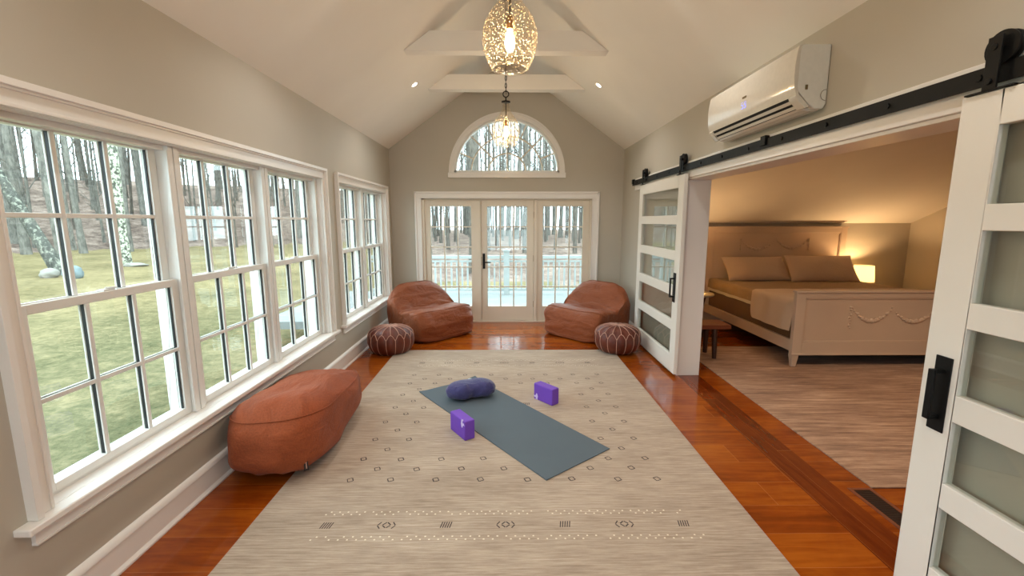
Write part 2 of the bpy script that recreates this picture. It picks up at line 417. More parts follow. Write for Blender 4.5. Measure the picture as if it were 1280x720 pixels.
# ---------------- window casings on the left wall
def casing_left(name, y0, y1):
    g = G(); z0, z1 = .50, WZ[1]; cw = .086; ch = .10
    def vert(ya, s):       # casing board whose inner edge is ya, running away by s
        g.box(XL - .011, ya + s * .002, z0 + .001, XL + .016, ya + s * (cw - .003), z1 + .003)
        g.box(XL - .009, ya + s * (cw - .026), z0 + .002, XL + .042, ya + s * cw, z1 + ch - .001)
        g.box(XL - .008, ya + s * (cw - .036), z0 + .003, XL + .026, ya + s * (cw - .022), z1 + ch - .022)
        g.box(XL - .007, ya, z0 + .004, XL + .021, ya + s * .013, z1 + .002)
    vert(y0, -1); vert(y1, 1)
    g.box(XL - .010, y0 - cw + .005, z1 + .001, XL + .0165, y1 + cw - .005, z1 + ch - .004)
    g.box(XL - .0085, y0 - cw - .001, z1 + ch - .027, XL + .0425, y1 + cw + .001, z1 + ch)
    g.box(XL - .0075, y0 - cw + .022, z1 + ch - .038, XL + .0265, y1 + cw - .022, z1 + ch - .023)
    g.box(XL - .0065, y0 - .001, z1 - .001, XL + .0215, y1 + .001, z1 + .012)
    # jamb extension lining the opening
    g.box(XL - WT, y0, .50, XL - .001, y0 + .004, z1); g.box(XL - WT, y1 - .004, .50, XL - .001, y1, z1)
    g.box(XL - WT, y0, z1 - .004, XL - .001, y1, z1)
    # apron
    g.box(XL - .001, y0 - .085, .397, XL + .018, y1 + .085, .472)
    g.box(XL - .002, y0 - .086, .395, XL + .024, y1 + .086, .405)
    struct(g.build(name, MT['trim'], bevel=.0025))
    # stool
    g = G(); g.box(XL - .16, y0 + .004, .47, XL, y1 - .004, .50); g.box(XL - .002, y0 - .14, .4705, XL + .065, y1 + .14, .5005)
    return g
g = casing_left('trim_1', *W1); struct(g.build('trim_2', MT['trim'], bevel=.006, seg=3))
g = casing_left('trim_3', *W2); struct(g.build('trim_4', MT['trim'], bevel=.006, seg=3))
g = casing_left('trim_11', *W0); struct(g.build('trim_12', MT['trim'], bevel=.006, seg=3))

def sash_left(root, name, xc, ya, yb, z0, z1, st, top, bot):
    g = G(); t = .019
    g.box(xc - t, ya, z0, xc + t, ya + st, z1); g.box(xc - t, yb - st, z0, xc + t, yb, z1)
    g.box(xc - t, ya + st, z1 - top, xc + t, yb - st, z1); g.box(xc - t, ya + st, z0, xc + t, yb - st, z0 + bot)
    gy0, gy1, gz0, gz1 = ya + st, yb - st, z0 + bot, z1 - top
    w = .0105
    ys = [gy0 + (gy1 - gy0) * k / 3 for k in (1, 2)]; zm = (gz0 + gz1) / 2
    for a, b in ((.009, .019), (-.019, -.009)):
        for y in ys: g.box(xc + a, y - w, gz0, xc + b, y + w, gz1)
        for p, q in zip([gy0] + [y + w for y in ys], [y - w for y in ys] + [gy1]): g.box(xc + a, p, zm - w, xc + b, q, zm + w)
    s = g.build(name, MT['sash'], root, bevel=.003)
    g = G()
    for y in ys: g.box(xc - .0088, y - .007, gz0, xc + .0088, y + .007, gz1)
    for p, q in zip([gy0] + [y + .007 for y in ys], [y - .007 for y in ys] + [gy1]): g.box(xc - .0088, p, zm - .005, xc + .0088, q, zm + .005)
    q = .006
    g.box(xc - .004, gy0, gz0, xc + .007, gy0 + q, gz1); g.box(xc - .004, gy1 - q, gz0, xc + .007, gy1, gz1)
    g.build('pane_spacer', MT['spacer'], s)
    g = G(); g.box(xc - .003, gy0 - .004, gz0 - .004, xc - .0005, gy1 + .004, gz1 + .004)
    g.build('pane', MT['glass'], s)
    return s
def window_left(n, ya, yb):
    root = struct(empty('window_%d' % n, (XL - .1, (ya + yb) / 2, .5)))
    off = Vector(root.location)
    fw = .0375
    g = G(); x0, x1 = XL - WT - .03, XL - .038
    g.box(x0, ya + .004, .50, x1, ya + fw, 2.066); g.box(x0, yb - fw, .50, x1, yb - .004, 2.066)
    g.box(x0, ya + fw, 2.04, x1 - .02, yb - fw, 2.066); g.box(x0, ya + fw, .50, x1 - .03, yb - fw, .512)
    # tracks: stops either side of the sashes
    for y, d in ((ya + fw, 1), (yb - fw, -1)):
        g.box(x1 - .012, y, .512, x1, y + d * .010, 2.04)
    g.build('frame', MT['sash'], root, bevel=.002)
    a, b = ya + fw + .001, yb - fw - .001
    sash_left(root, 'upper_sash', XL - .128, a, b, 1.275, 2.068, .052, .034, .040)
    lo = sash_left(root, 'lower_sash', XL - .082, a, b, .512, 1.318, .052, .040, .036)
    g = G(); ym = (a + b) / 2
    g.box(XL - .105, ym - .03, 1.318, XL - .07, ym + .03, 1.326); g.tube([(XL - .088, ym - .005, 1.33), (XL - .06, ym + .03, 1.332)], .005, 6)
    g.build('sash_lock', MT['sash'], lo)
    for c in root.children: c.matrix_parent_inverse = Matrix.Translation(-off)
n = 1
for (a, b, k) in ((W1[0], W1[1], 3), (W2[0], W2[1], 2)):
    for i in range(k):
        window_left(n, a + (b - a) * i / k, a + (b - a) * (i + 1) / k); n += 1

# ---------------- half-round window in the gable
root = struct(empty('window_%d' % n, (ACX, YF, ACZ))); n += 1
def half_ring(g, r0, r1, y0, y1, seg=48):
    pts = [(ACX + r1 * math.cos(PI * i / seg), ACZ + r1 * math.sin(PI * i / seg)) for i in range(seg + 1)]
    pts += [(ACX + r0 * math.cos(PI * (seg - i) / seg), ACZ + r0 * math.sin(PI * (seg - i) / seg)) for i in range(seg + 1)]
    g.prism(pts, y0, y1, 'y')
def P(o, root): o.matrix_parent_inverse = Matrix.Translation(-Vector(root.location)); return o
g = G(); half_ring(g, .795, .835, YF + .0, YF + .13); g.box(ACX - .835, YF, ACZ - .0, ACX + .835, YF + .13, ACZ + .035)
P(g.build('frame', MT['sash'], root, bevel=.003), root)
g = G(); YG = YF + .07
for r in (.30, .565): half_ring(g, r - .010, r + .010, YG - .012, YG + .012)
def spoke(a, r0, r1):
    c, s = math.cos(a), math.sin(a); w = .010
    q = [(ACX + r0 * c - w * s, ACZ + r0 * s + w * c), (ACX + r1 * c - w * s, ACZ + r1 * s + w * c), (ACX + r1 * c + w * s, ACZ + r1 * s - w * c), (ACX + r0 * c + w * s, ACZ + r0 * s - w * c)]
    g.prism(q, YG - .011, YG + .011, 'y')
spoke(PI / 2, .03, .565)
for d in (45, 135): spoke(math.radians(d), .30, .81)
for d in (22.5, 67.5, 112.5, 157.5): spoke(math.radians(d), .565, .81)
P(g.build('grille', MT['door'], root), root)
g = G(); g.prism([(ACX + .81 * math.cos(PI * i / 40), ACZ + .02 + .79 * math.sin(PI * i / 40)) for i in range(41)], YG - .002, YG + .002, 'y')
P(g.build('pane', MT['glass'], root), root)
g = G(); half_ring(g, .825, .905, YF - .018, YF); half_ring(g, .885, .912, YF - .03, YF); half_ring(g, .825, .84, YF - .024, YF)
g.box(ACX - .925, YF - .03, ACZ - .078, ACX + .925, YF, ACZ + .0); g.box(ACX - .89, YF - .034, ACZ - .03, ACX + .89, YF, ACZ - .012)
struct(g.build('trim_5', MT['trim'], bevel=.003))

for i in range(2):
    window_left(n, W0[0] + (W0[1] - W0[0]) * i / 2, W0[0] + (W0[1] - W0[0]) * (i + 1) / 2); n += 1
# ---------------- added window behind the camera, letting in fill daylight
root = struct(empty('window_%d' % n, (0, YB, .45))); n += 1
g = G()
for x in (-1.45, -.51, .45, 1.39): g.box(x, YB - .16, .45, x + .06, YB - .06, 2.25)
for z in (.45, 1.32, 2.19): g.box(-1.45, YB - .155, z, 1.45, YB - .065, z + .06)
P(g.build('frame', MT['sash'], root, bevel=.003), root)
g = G(); g.box(-1.42, YB - .112, .48, 1.42, YB - .108, 2.22); P(g.build('pane', MT['glass'], root), root)
g = G()
for a, b, c, d in ((-1.55, -1.45, .4, 2.35), (1.45, 1.55, .4, 2.35), (-1.45, 1.45, 2.25, 2.35), (-1.6, 1.6, .40, .45)): g.box(a, YB, c, b, YB + .02, d)
struct(g.build('trim_10', MT['trim'], bevel=.003))  # casing of the added back window
# ---------------- french doors
g = G()
cx0, cx1, cz = -1.478, 1.448, 2.11
def casing_board(a, b, z0, z1): g.box(a, YF - .018, z0, b, YF + .01, z1)
casing_board(cx0, DX0 + .0, 0, DZ); casing_board(DX1, cx1, 0, DZ); casing_board(cx0, cx1, DZ, cz)
g.box(cx0, YF - .034, 0, cx0 + .026, YF, cz); g.box(cx1 - .026, YF - .034, 0, cx1, YF, cz); g.box(cx0, YF - .034, cz - .026, cx1, YF, cz)
g.box(DX0 - .012, YF - .024, 0, DX0, YF, DZ); g.box(DX1, YF - .024, 0, DX1 + .012, YF, DZ); g.box(DX0, YF - .024, DZ, DX1, YF, DZ + .012)
struct(g.build('trim_6', MT['trim'], bevel=.003))
g = G()   # frame posts, head and sill round the three leaves
lv = [(-1.333, -.445), (-.431, .414), (.470, 1.308)]
y0, y1 = YF + .0, YF + .12
g.box(DX0, y0, 0, lv[0][0], y1, DZ); g.box(lv[2][1], y0, 0, DX1, y1, DZ); g.box(lv[0][1] + .002, y0, 0, lv[1][0] - .002, y1, DZ); g.box(lv[1][1] + .002, y0, 0, lv[2][0], y1, DZ)
g.box(DX0, y0, 1.985, DX1, y1, DZ); g.box(DX0, y0 - .02, 0, DX1, y1 + .03, .022)
struct(g.build('trim_7', MT['door'], bevel=.003))
gl = [(-1.246, -.591), (-.337, .306), (.561, 1.206)]
for i in range(3):
    a, b = lv[i]; ga, gb = gl[i]; z0, z1, gz0, gz1 = .024, 1.984, .262, 1.884
    root = struct(empty('door_%d' % (i + 1), ((a + b) / 2, YF, 0)))
    ya, yb = YF + .028, YF + .072
    g = G(); g.box(a, ya, z0, ga, yb, z1); g.box(gb, ya, z0, b, yb, z1); g.box(ga, ya, gz1, gb, yb, z1); g.box(ga, ya, z0, gb, yb, gz0)
    for q in (0, 1):   # glazing bead
        pass
    P(g.build('leaf', MT['door'], root, bevel=.004), root)
    g = G(); w = .0095
    for k in (1, 2): x = ga + (gb - ga) * k / 3; g.box(x - w, ya + .006, gz0, x + w, yb - .006, gz1)
    for k in (1, 2, 3, 4): z = gz0 + (gz1 - gz0) * k / 5; g.box(ga, ya + .007, z - w, gb, yb - .007, z + w)
    P(g.build('grille', MT['door'], root), root)
    g = G(); g.box(ga - .004, ya + .020, gz0 - .004, gb + .004, ya + .024, gz1 + .004)
    P(g.build('pane', MT['glass'], root), root)
    if i == 1:
        g = G(); hx = -.392
        g.box(hx - .019, ya - .012, .885, hx + .019, ya, 1.132)
        g.tube([(hx, ya - .01, .992), (hx, ya - .055, .992)], .011, 10); g.tube([(hx, ya - .055, .992), (hx + .05, ya - .058, .992), (hx + .115, ya - .05, .99)], .0095, 10)
        P(g.build('lever_handle', MT['black'], root, bevel=.002), root)
        g = G(); g.box(a - .004, ya - .002, .94, a + .006, ya + .02, 1.08); P(g.build('latch_plate', MT['brass'], root), root)
        for z in (.3, 1.05, 1.75):
            g = G(); g.tube([(b + .004, ya - .006, z - .05), (b + .004, ya - .006, z + .05)], .007, 8); P(g.build('hinge', MT['brass'], root), root)

# ---------------- header board and jamb lining of the bedroom opening
g = G(); g.box(XR - .02, -1.6, 2.083, XR, 6.405, 2.245)
struct(g.build('trim_8', MT['trim'], bevel=.004))
g = G()
g.box(XR - .004, OY1 - .012, 0, XR + .234, OY1 + .002, OZ); g.box(XR - .004, OY0 - .002, 0, XR + .234, OY0 + .012, OZ); g.box(XR - .004, OY0, OZ - .012, XR + .234, OY1, OZ + .008)
g.box(XR - .012, OY1 - .012, 0, XR, OY1 + .02, OZ); g.box(XR - .012, OY0 - .02, 0, XR, OY0 + .012, OZ)
struct(g.build('trim_9', MT['trim'], bevel=.002))

# ================================================================== THE THINGS
# ---------------- sliding barn doors
def barn_door(y0, y1, hy, label, hangers):
    root = empty('sliding_barn_door', (1.78, (y0 + y1) / 2, .035))
    tag(root, label, 'door')
    x0, x1 = 1.758, 1.798; z0, z1 = .035, 2.118; st = .145
    panes = [(1.712, 1.992), (1.342, 1.615), (.972, 1.24), (.600, .862), (.222, .492)]
    g = G()
    g.box(x0, y0, z0, x1, y0 + st, z1); g.box(x0, y1 - st, z0, x1, y1, z1)
    zs = [z0] + [v for p in reversed(panes) for v in p] + [z1]
    for k in range(0, len(zs), 2): g.box(x0, y0 + st, zs[k], x1, y1 - st, zs[k + 1])
    P(g.build('frame', MT['barn'], root, bevel=.003), root)
    for a, b in panes:
        g = G(); g.box(1.776, y0 + st - .004, a - .004, 1.780, y1 - st + .004, b + .004)
        P(g.build('glass_pane', MT['doorglass'], root), root)
    for y in hangers:
        g = G()
        g.box(1.746, y - .024, 2.12, 1.754, y + .024, 2.305)
        g.box(1.746, y - .085, 2.118, 1.796, y + .085, 2.124)
        g.tube([(1.742, y, 2.268), (1.79, y, 2.268)], .012, 10); g.tube([(1.738, y, 2.15), (1.75, y, 2.15)], .011, 6)
        h = P(g.build('hanger', MT['black'], root, bevel=.001), root)
        g = G(); wr = [(1e-4, 0), (.058, 0), (.058, .006), (.050, .010), (.050, .018), (.058, .022), (.058, .028), (1e-4, .028)]
        g.lathe(wr, n=28); g.xf(Matrix.Translation((1.772, y, 2.268)) @ Matrix.Rotation(PI / 2, 4, 'Y'))
        w = g.build('wheel', MT['black'], h, smooth=True); w.matrix_parent_inverse = Matrix.Translation(-Vector(root.location)) if False else h.matrix_parent_inverse.copy()
        w.matrix_parent_inverse = Matrix.Identity(4)
    g = G()
    g.box(x0 - .006, hy - .034, .80, x0, hy + .034, 1.112)
    g.box(x0 - .052, hy - .013, .852, x0 - .040, hy + .013, 1.06)
    g.box(x0 - .046, hy - .011, .852, x0, hy + .011, .868); g.box(x0 - .046, hy - .011, 1.044, x0, hy + .011, 1.06)
    P(g.build('pull_handle', MT['black'], root, bevel=.002), root)
    return root
barn_door(4.48, 5.975, 4.585, 'white five-pane sliding door at the far end of the black track', (5.84, 4.585))
barn_door(.28, 1.776, 1.69, 'white five-pane sliding door cut off by the right edge of the photo', (.40, 1.675))
# track
root = empty('barn_door_track', (1.785, 3.1, 2.18)); tag(root, 'long black flat steel track above the wide bedroom opening', 'track')
g = G(); g.box(1.781, -.5, 2.148, 1.789, 6.435, 2.217); P(g.build('rail', MT['black'], root, bevel=.001), root)
y = 6.2
while y > 0:
    g = G(); g.tube([(1.789, y, 2.182), (1.812, y, 2.182)], .011, 8); g.tube([(1.774, y, 2.182), (1.782, y, 2.182)], .013, 6)
    P(g.build('bolt', MT['black'], root), root); y -= .405
for y in (3.16, 6.40):
    g = G(); g.box(1.768, y - .03, 2.17, 1.80, y + .03, 2.235); P(g.build('stop', MT['black'], root, bevel=.003), root)

# ---------------- air conditioner
AY0, AY1 = 2.64, 3.735
root = empty('air_conditioner', (XR, (AY0 + AY1) / 2, 2.29)); tag(root, 'glossy white wall air conditioner mounted above the bedroom opening', 'air conditioner')
g = G()
body = [(XR - .001, 2.640), (1.70, 2.640), (1.662, 2.634), (1.652, 2.60), (1.652, 2.40), (1.666, 2.380), (1.735, 2.310), (1.76, 2.292), (1.815, 2.292), (XR - .001, 2.32)]
g.prism(body, AY0 + .004, AY1 - .004, 'y'); P(g.build('body', MT['acside'], root, bevel=.006, seg=3), root)
g = G()
fr = catmull([(1.668, 2.636), (1.644, 2.625), (1.633, 2.56), (1.630, 2.48), (1.636, 2.41), (1.650, 2.362)], 6, False)
bk = [(1.664, 2.37), (1.654, 2.41), (1.654, 2.62), (1.672, 2.64)]
g.prism([tuple(p) for p in fr] + bk, AY0, AY1, 'y'); P(g.build('front_panel', MT['ac'], root, smooth=True, angle=50), root)
g = G(); g.prism([(1.653, 2.366), (1.710, 2.303), (1.735, 2.312), (1.668, 2.378)], AY0 + .06, AY1 - .045, 'y'); P(g.build('air_outlet', MT['dark'], root), root)  # solid dark strip painted as the shade in the outlet mouth
for s0 in (.36, .80):
    def LP_(q, o): return (1.653 + .057 * q - .74 * o, 2.366 - .063 * q - .67 * o)
    g = G(); g.prism([LP_(s0 - .12, .002), LP_(s0 + .12, .004), LP_(s0 + .12, .009), LP_(s0 - .12, .007)], AY0 + .068, AY1 - .05, 'y')
    for k in range(4): y = AY0 + .2 + k * .23; q = LP_(s0, .002); g.box(q[0] - .004, y, q[1] - .004, q[0] + .004, y + .014, q[1] + .008)
    P(g.build('louver', MT['ac'], root, bevel=.001), root)
for a, b in ((AY0, AY0 + .068), (AY1 - .05, AY1)):
    g = G(); g.prism([(1.664, 2.372), (1.645, 2.363), (1.650, 2.348), (1.706, 2.292), (1.735, 2.302)], a, b, 'y'); P(g.build('end_cap', MT['ac'], root, bevel=.004), root)
g = G(); g.prism([(1.708, 2.302), (1.72, 2.290), (1.76, 2.284), (1.81, 2.290), (1.76, 2.300)], AY0 + .04, AY1 - .04, 'y'); P(g.build('bottom_tray', MT['ac'], root), root)
g = G(); g.box(1.70, AY0 - .002, 2.395, 1.712, AY0 + .004, 2.42); P(g.build('side_screw_cover', MT['badge'], root), root)
g = G()
for k in range(14):
    a0, a1 = PI / 2 + PI * k / 14, PI / 2 + PI * (k + 1) / 14
    g.tube([(1.822 + .03 * math.cos(a0), AY0 + .002, 2.365 + .03 * math.sin(a0)), (1.822 + .03 * math.cos(a1), AY0 + .002, 2.365 + .03 * math.sin(a1))], .0015, 5)
P(g.build('side_cap_outline', MT['badge'], root), root)
g = G(); g.box(1.627, 3.155, 2.488, 1.634, 3.205, 2.500); P(g.build('badge', MT['badge'], root), root)
def seg_digit(g, ch, y, z, h, x):     # seven-segment numeral seen from the room (y grows to the left)
    w = h * .5; t = h * .11
    segs = {'a': (0, h - t, w, h), 'g': (0, h / 2 - t / 2, w, h / 2 + t / 2), 'd': (0, 0, w, t), 'f': (0, h / 2, t, h), 'b': (w - t, h / 2, w, h), 'e': (0, 0, t, h / 2), 'c': (w - t, 0, w, h / 2)}
    for s in {'5': 'afgcd', '9': 'abcdfg'}[ch]:
        a, b, c, d = segs[s]; g.box(x, y - a, z + b, x + .003, y - c, z + d)
g = G(); seg_digit(g, '5', 3.215, 2.422, .046, 1.6305); seg_digit(g, '9', 3.180, 2.422, .046, 1.6305)
P(g.build('display', MT['led'], root), root)

# ---------------- recessed downlights
for x, lab in ((-1.125, 'small round recessed ceiling light on the left slope'), (1.10, 'small round recessed ceiling light on the right slope')):
    y = 5.63; root = empty('recessed_light', (x, y, ceil_z(x))); tag(root, lab, 'ceiling light', 'recessed ceiling lights')
    R = Matrix.Rotation(math.atan(SLOPE) * (1 if x > 0 else -1), 4, 'Y')
    g = G(); g.lathe([(.034, -.001), (.055, -.003), (.056, -.0005), (.056, .004), (.034, .004)], n=24, close=True); g.xf(R); g.build('trim_ring', MT['ceil'], root, smooth=True)
    g = G(); g.lathe([(1e-4, -.0015), (.034, -.0015), (.034, .003), (1e-4, .003)], n=20); g.xf(R); g.build('lens', MT['dl'], root)

# ---------------- pendants
def pendant(x, y, zb, label):
    root = empty('pendant_lamp', (x, y, zb)); tag(root, label, 'pendant lamp', 'seeded glass pendants')
    prof = [(.10, .004), (.118, .03), (.142, .085), (.155, .145), (.153, .20), (.136, .255), (.106, .305), (.076, .345), (.055, .385), (.044, .425), (.037, .47)]
    pr = [tuple(p) for p in catmull(prof, 5, False)]
    inner = [(r - .005, z) for r, z in reversed(pr)]
    g = G(); g.lathe(pr + inner, n=48, close=True); g.build('glass_shade', MT['seeded'], root, smooth=True, angle=60)
    g = G(); g.lathe([(.094, .004), (.100, -.001), (.106, .004), (.104, .014), (.098, .014)], n=48, close=True); g.build('rim', MT['seeded'], root, smooth=True)
    g = G(); g.lathe([(1e-4, .488), (.034, .488), (.050, .484), (.050, .474), (.030, .470), (1e-4, .470)], n=24)
    g.tube([(0, 0, .47), (0, 0, .275)], .0055, 8); g.tube([(0, 0, .485), (0, 0, .53)], .007, 8)
    g.build('cap_and_stem', MT['black'], root, smooth=True)
    g = G(); g.lathe([(1e-4, .285), (.014, .285), (.019, .275), (.019, .225), (.015, .215), (1e-4, .215)], n=16); g.build('socket', MT['brass'], root, smooth=True)
    g = G(); g.lathe([(1e-4, .092), (.014, .098), (.025, .118), (.029, .142), (.024, .172), (.015, .20), (.013, .222), (1e-4, .224)], n=20); g.build('bulb', MT['bulbglass'], root, smooth=True, angle=80)
    g = G(); ring = [(.032 * math.cos(2 * PI * i / 20), 0, .562 + .032 * math.sin(2 * PI * i / 20)) for i in range(21)]
    g.tube(ring, .006, 6); g.build('hook_ring', MT['black'], root, smooth=True)
    g = G(); z = .59; k = 0; top = RIDGE - zb - .05
    while z < top:
        rot = k % 2
        pts = []
        for i in range(13):
            a = 2 * PI * i / 12; px, pz = .011 * math.cos(a), z + .022 + .026 * math.sin(a)
            pts.append((px, 0, pz) if rot else (0, px, pz))
        g.tube(pts, .0034, 5, cap=False); z += .040; k += 1
    g.tube([(.004, 0, .56), (-.006, .004, .9), (.005, 0, top)], .0028, 5)
    g.build('chain', MT['black'], root, smooth=True)
    g = G(); g.lathe([(1e-4, top + .02), (.06, top + .02), (.06, top + .035), (.05, top + .09), (1e-4, top + .09)], n=24); g.build('ceiling_canopy', MT['black'], root, smooth=True)
    return root
pendant(.012, 2.66, 2.50, 'large near seeded glass pendant lamp cropped by the top of the photo')
pendant(-.022, 5.20, 2.495, 'small-looking far seeded glass pendant lamp hanging before the half-round window')

pendant(0, .12, 2.495, 'added seeded glass pendant above the camera for fill light, out of the top of the photo')  # unseen pendant added to brighten the walls
# ---------------- area rug with woven motifs (one connected mesh, coloured by face)
def make_rug():
    RX0, RX1, RY0, RY1 = -1.405, 1.365, 1.55, 5.485
    polys = []
    def line_quad(x0, y0, x1, y1, w, m):
        d = Vector((x1 - x0, y1 - y0)).normalized() * (w / 2); nn = Vector((-d.y, d.x))
        polys.append((m, [(x0 + nn.x, y0 + nn.y), (x0 - nn.x, y0 - nn.y), (x1 - nn.x, y1 - nn.y), (x1 + nn.x, y1 + nn.y)]))
    rnd = random.Random(3)
    def diamond(cx, cy, s=.023, w=.0066):
        # outline broken into four strokes, woven a little unevenly
        cx += rnd.uniform(-.006, .006); cy += rnd.uniform(-.004, .004)
        c = [(cx - s * .95, cy + s * .45), (cx + s * .35, cy + s), (cx + s, cy - s * .4), (cx - s * .35, cy - s)]
        for i in range(4):
            
            (ax, ay), (bx, by) = c[i], c[(i + 1) % 4]
            line_quad(ax, ay, ax + (bx - ax) * .97, ay + (by - ay) * .97, w * rnd.uniform(.8, 1.2), 1)
    xe = [-1.01, -.75, -.47, -.18, .125, .405, .70, .955]; xo = [-.88, -.61, -.32, -.025, .26, .55, .83]
    for y in (2.61, 2.86, 4.31, 4.56):
        for x in xe: diamond(x, y)
    for y in (2.735, 4.435):
        for x in xo: diamond(x, y)
    for y in (3.14, 3.435, 3.72, 4.01):
        for x in (-1.01, -.75, .70, .955): diamond(x, y)
    for y in (2.995, 3.29, 3.59, 3.86, 4.155):
        for x in (-.88, .83): diamond(x, y)
    def hatch(cx, cy):
        for k in range(5):
            x = cx + (k - 2) * .0125; line_quad(x - .004, cy - .024, x + .004, cy + .024, .0058, 1)
    def arrows(cx, cy):
        s = .024
        c = [(cx - s, cy), (cx, cy + s), (cx + s, cy), (cx, cy - s)]
        for i in range(4):
            (ax, ay), (bx, by) = c[i], c[(i + 1) % 4]
            line_quad(ax + (bx - ax) * .1, ay + (by - ay) * .1, ax + (bx - ax) * .9, ay + (by - ay) * .9, .007, 1)
        for d in (-1, 1):
            line_quad(cx + d * .048, cy, cx + d * .032, cy + .024, .0065, 1); line_quad(cx + d * .049, cy - .004, cx + d * .032, cy - .027, .0065, 1)
    for y, off in ((2.185, 0), (4.965, -.03)):
        for k in range(7):
            x = -.99 + .325 * k + off * (1 if k else .5)
            (hatch if k % 2 == 0 else arrows)(x, y)
    hatch(.165, 3.79)
    for yb in (2.085, 2.285, 4.87, 5.06):
        for k in range(88):
            x = -1.03 + k * .0237
            if rnd.random() < .12: continue
            y = yb + (.011 if k % 2 else -.011); s = .0045
            polys.append((2, [(x - s, y - s), (x + s, y - s), (x + s, y + s), (x - s, y + s)]))
    V = [Vector(p) for p in ((RX0, RY0), (RX1, RY0), (RX1 - .02, RY1), (RX0 - .02, RY1))]; F = [[0, 1, 2, 3]]; mat = [0]
    for m, q in polys:
        b = len(V); V += [Vector(p) for p in q]; F.append([b, b + 1, b + 2, b + 3]); mat.append(m)
    co, ed, fa, ov, oe, of = delaunay_2d_cdt(V, [], F, 0, 1e-6)
    me_g = G(); b = 0; T = .011
    me_g.v = [(p.x, p.y, T) for p in co] 
    for f, o in zip(fa, of):
        me_g.cur = max((mat[k] for k in o), default=0); me_g.face(tuple(f))
    me_g.cur = 0
    b = len(me_g.v)
    me_g.v += [(RX0, RY0, T), (RX1, RY0, T), (RX1 - .02, RY1, T), (RX0 - .02, RY1, T), (RX0, RY0, 0), (RX1, RY0, 0), (RX1 - .02, RY1, 0), (RX0 - .02, RY1, 0)]
    for i in range(4):
        j = (i + 1) % 4; me_g.face((b + i, b + j, b + 4 + j, b + 4 + i))
    me_g.face((b + 4, b + 5, b + 6, b + 7))
    o = me_g.build('area_rug', [MT['rug'], MT['motif'], MT['dots']])
    tag(o, 'large beige woven rug with small dark diamond motifs on the orange floor', 'rug')
make_rug()
RT = .011

# ---------------- yoga mat
q = [Vector((-.862, 4.066)), (Vector((-.347, 4.43))), Vector((.736, 2.978)), Vector((.243, 2.591))]
def mat_pt(u, v, z):
    p = (q[0] * (1 - v) + q[1] * v) * (1 - u) + (q[3] * (1 - v) + q[2] * v) * u
    lift = .028 * max(0, v - .72) / .28 * max(0, 1 - u / .09) + .006 * max(0, .1 - v) / .1 * max(0, 1 - u / .08)
    return (p.x, p.y, z + lift + .0012 * noise.noise(Vector((u * 9, v * 4, 2))))
root = empty('yoga_mat', (0, 0, 0))
g = G(); g.grid(lambda u, v: mat_pt(u, v, RT + .008), 60, 20); g.grid(lambda u, v: mat_pt(u, v, RT + .0015), 60, 20)
nu, nv = 60, 20; w = nv + 1; o2 = (nu + 1) * w
for i in range(nu):
    for j in (0, nv): g.face((i * w + j, (i + 1) * w + j, o2 + (i + 1) * w + j, o2 + i * w + j))
for j in range(nv):
    for i in (0, nu): g.face((i * w + j, i * w + j + 1, o2 + i * w + j + 1, o2 + i * w + j))
tag(root, 'dark grey-green yoga mat lying diagonally on the beige rug', 'yoga mat')
g.build('mat', MT['mat'], root, smooth=True)
g = G()   # small round printed emblem by the far corner
for k in range(8):
    a = 2 * PI * k / 8
    def ep(r, aa): 
        u, v = .022 + r * math.cos(aa), .86 + r * 2.6 * math.sin(aa); return Vector(mat_pt(u, v, RT + .0088))
    g.tube([ep(.004, a), ep(.014, a + .2)], [.006, .009], 5)
o = g.build('emblem', MT['mat_mark'], root, smooth=True)

# ---------------- yoga blocks
def block(B, d, label, logo):
    d = Vector(d).normalized(); L, Wd, H = .238, .088, .152
    rz = math.atan2(d.y, d.x)
    root = empty('yoga_block', (B[0], B[1], RT), rz); tag(root, label, 'yoga block', 'purple foam yoga blocks')
    g = G(); g.box(-L, 0, 0, 0, Wd, H); g.build('foam_body', MT['purple'], root, bevel=.008, seg=3)
    g = G(); s = .001
    (lx, lz, fl) = logo      # a little leaping-figure mark
    fl *= 1.6
    for pts in ([(-.016, 0), (-.010, .026), (-.003, .018), (.004, .008), (.012, .012), (.018, .0), (.010, .001), (.002, -.004), (-.004, -.016), (-.010, -.014)], [(-.002, .024), (.004, .030), (.008, .024), (.003, .019)]):
        P2 = [(lx + fl * a, lz + fl * b) for a, b in pts]
        g.prism(P2, -.0012, .001, 'y')
    g.build('logo', MT['white_mark'], root)
block((-.327, 3.106), (.158, -.232), 'purple foam block left of the dark mat, nearer the camera', (-.032, .118, 1))
block((.392, 3.734), (.141, -.167), 'purple foam block right of the dark mat, farther from the camera', (-.208, .036, -1))

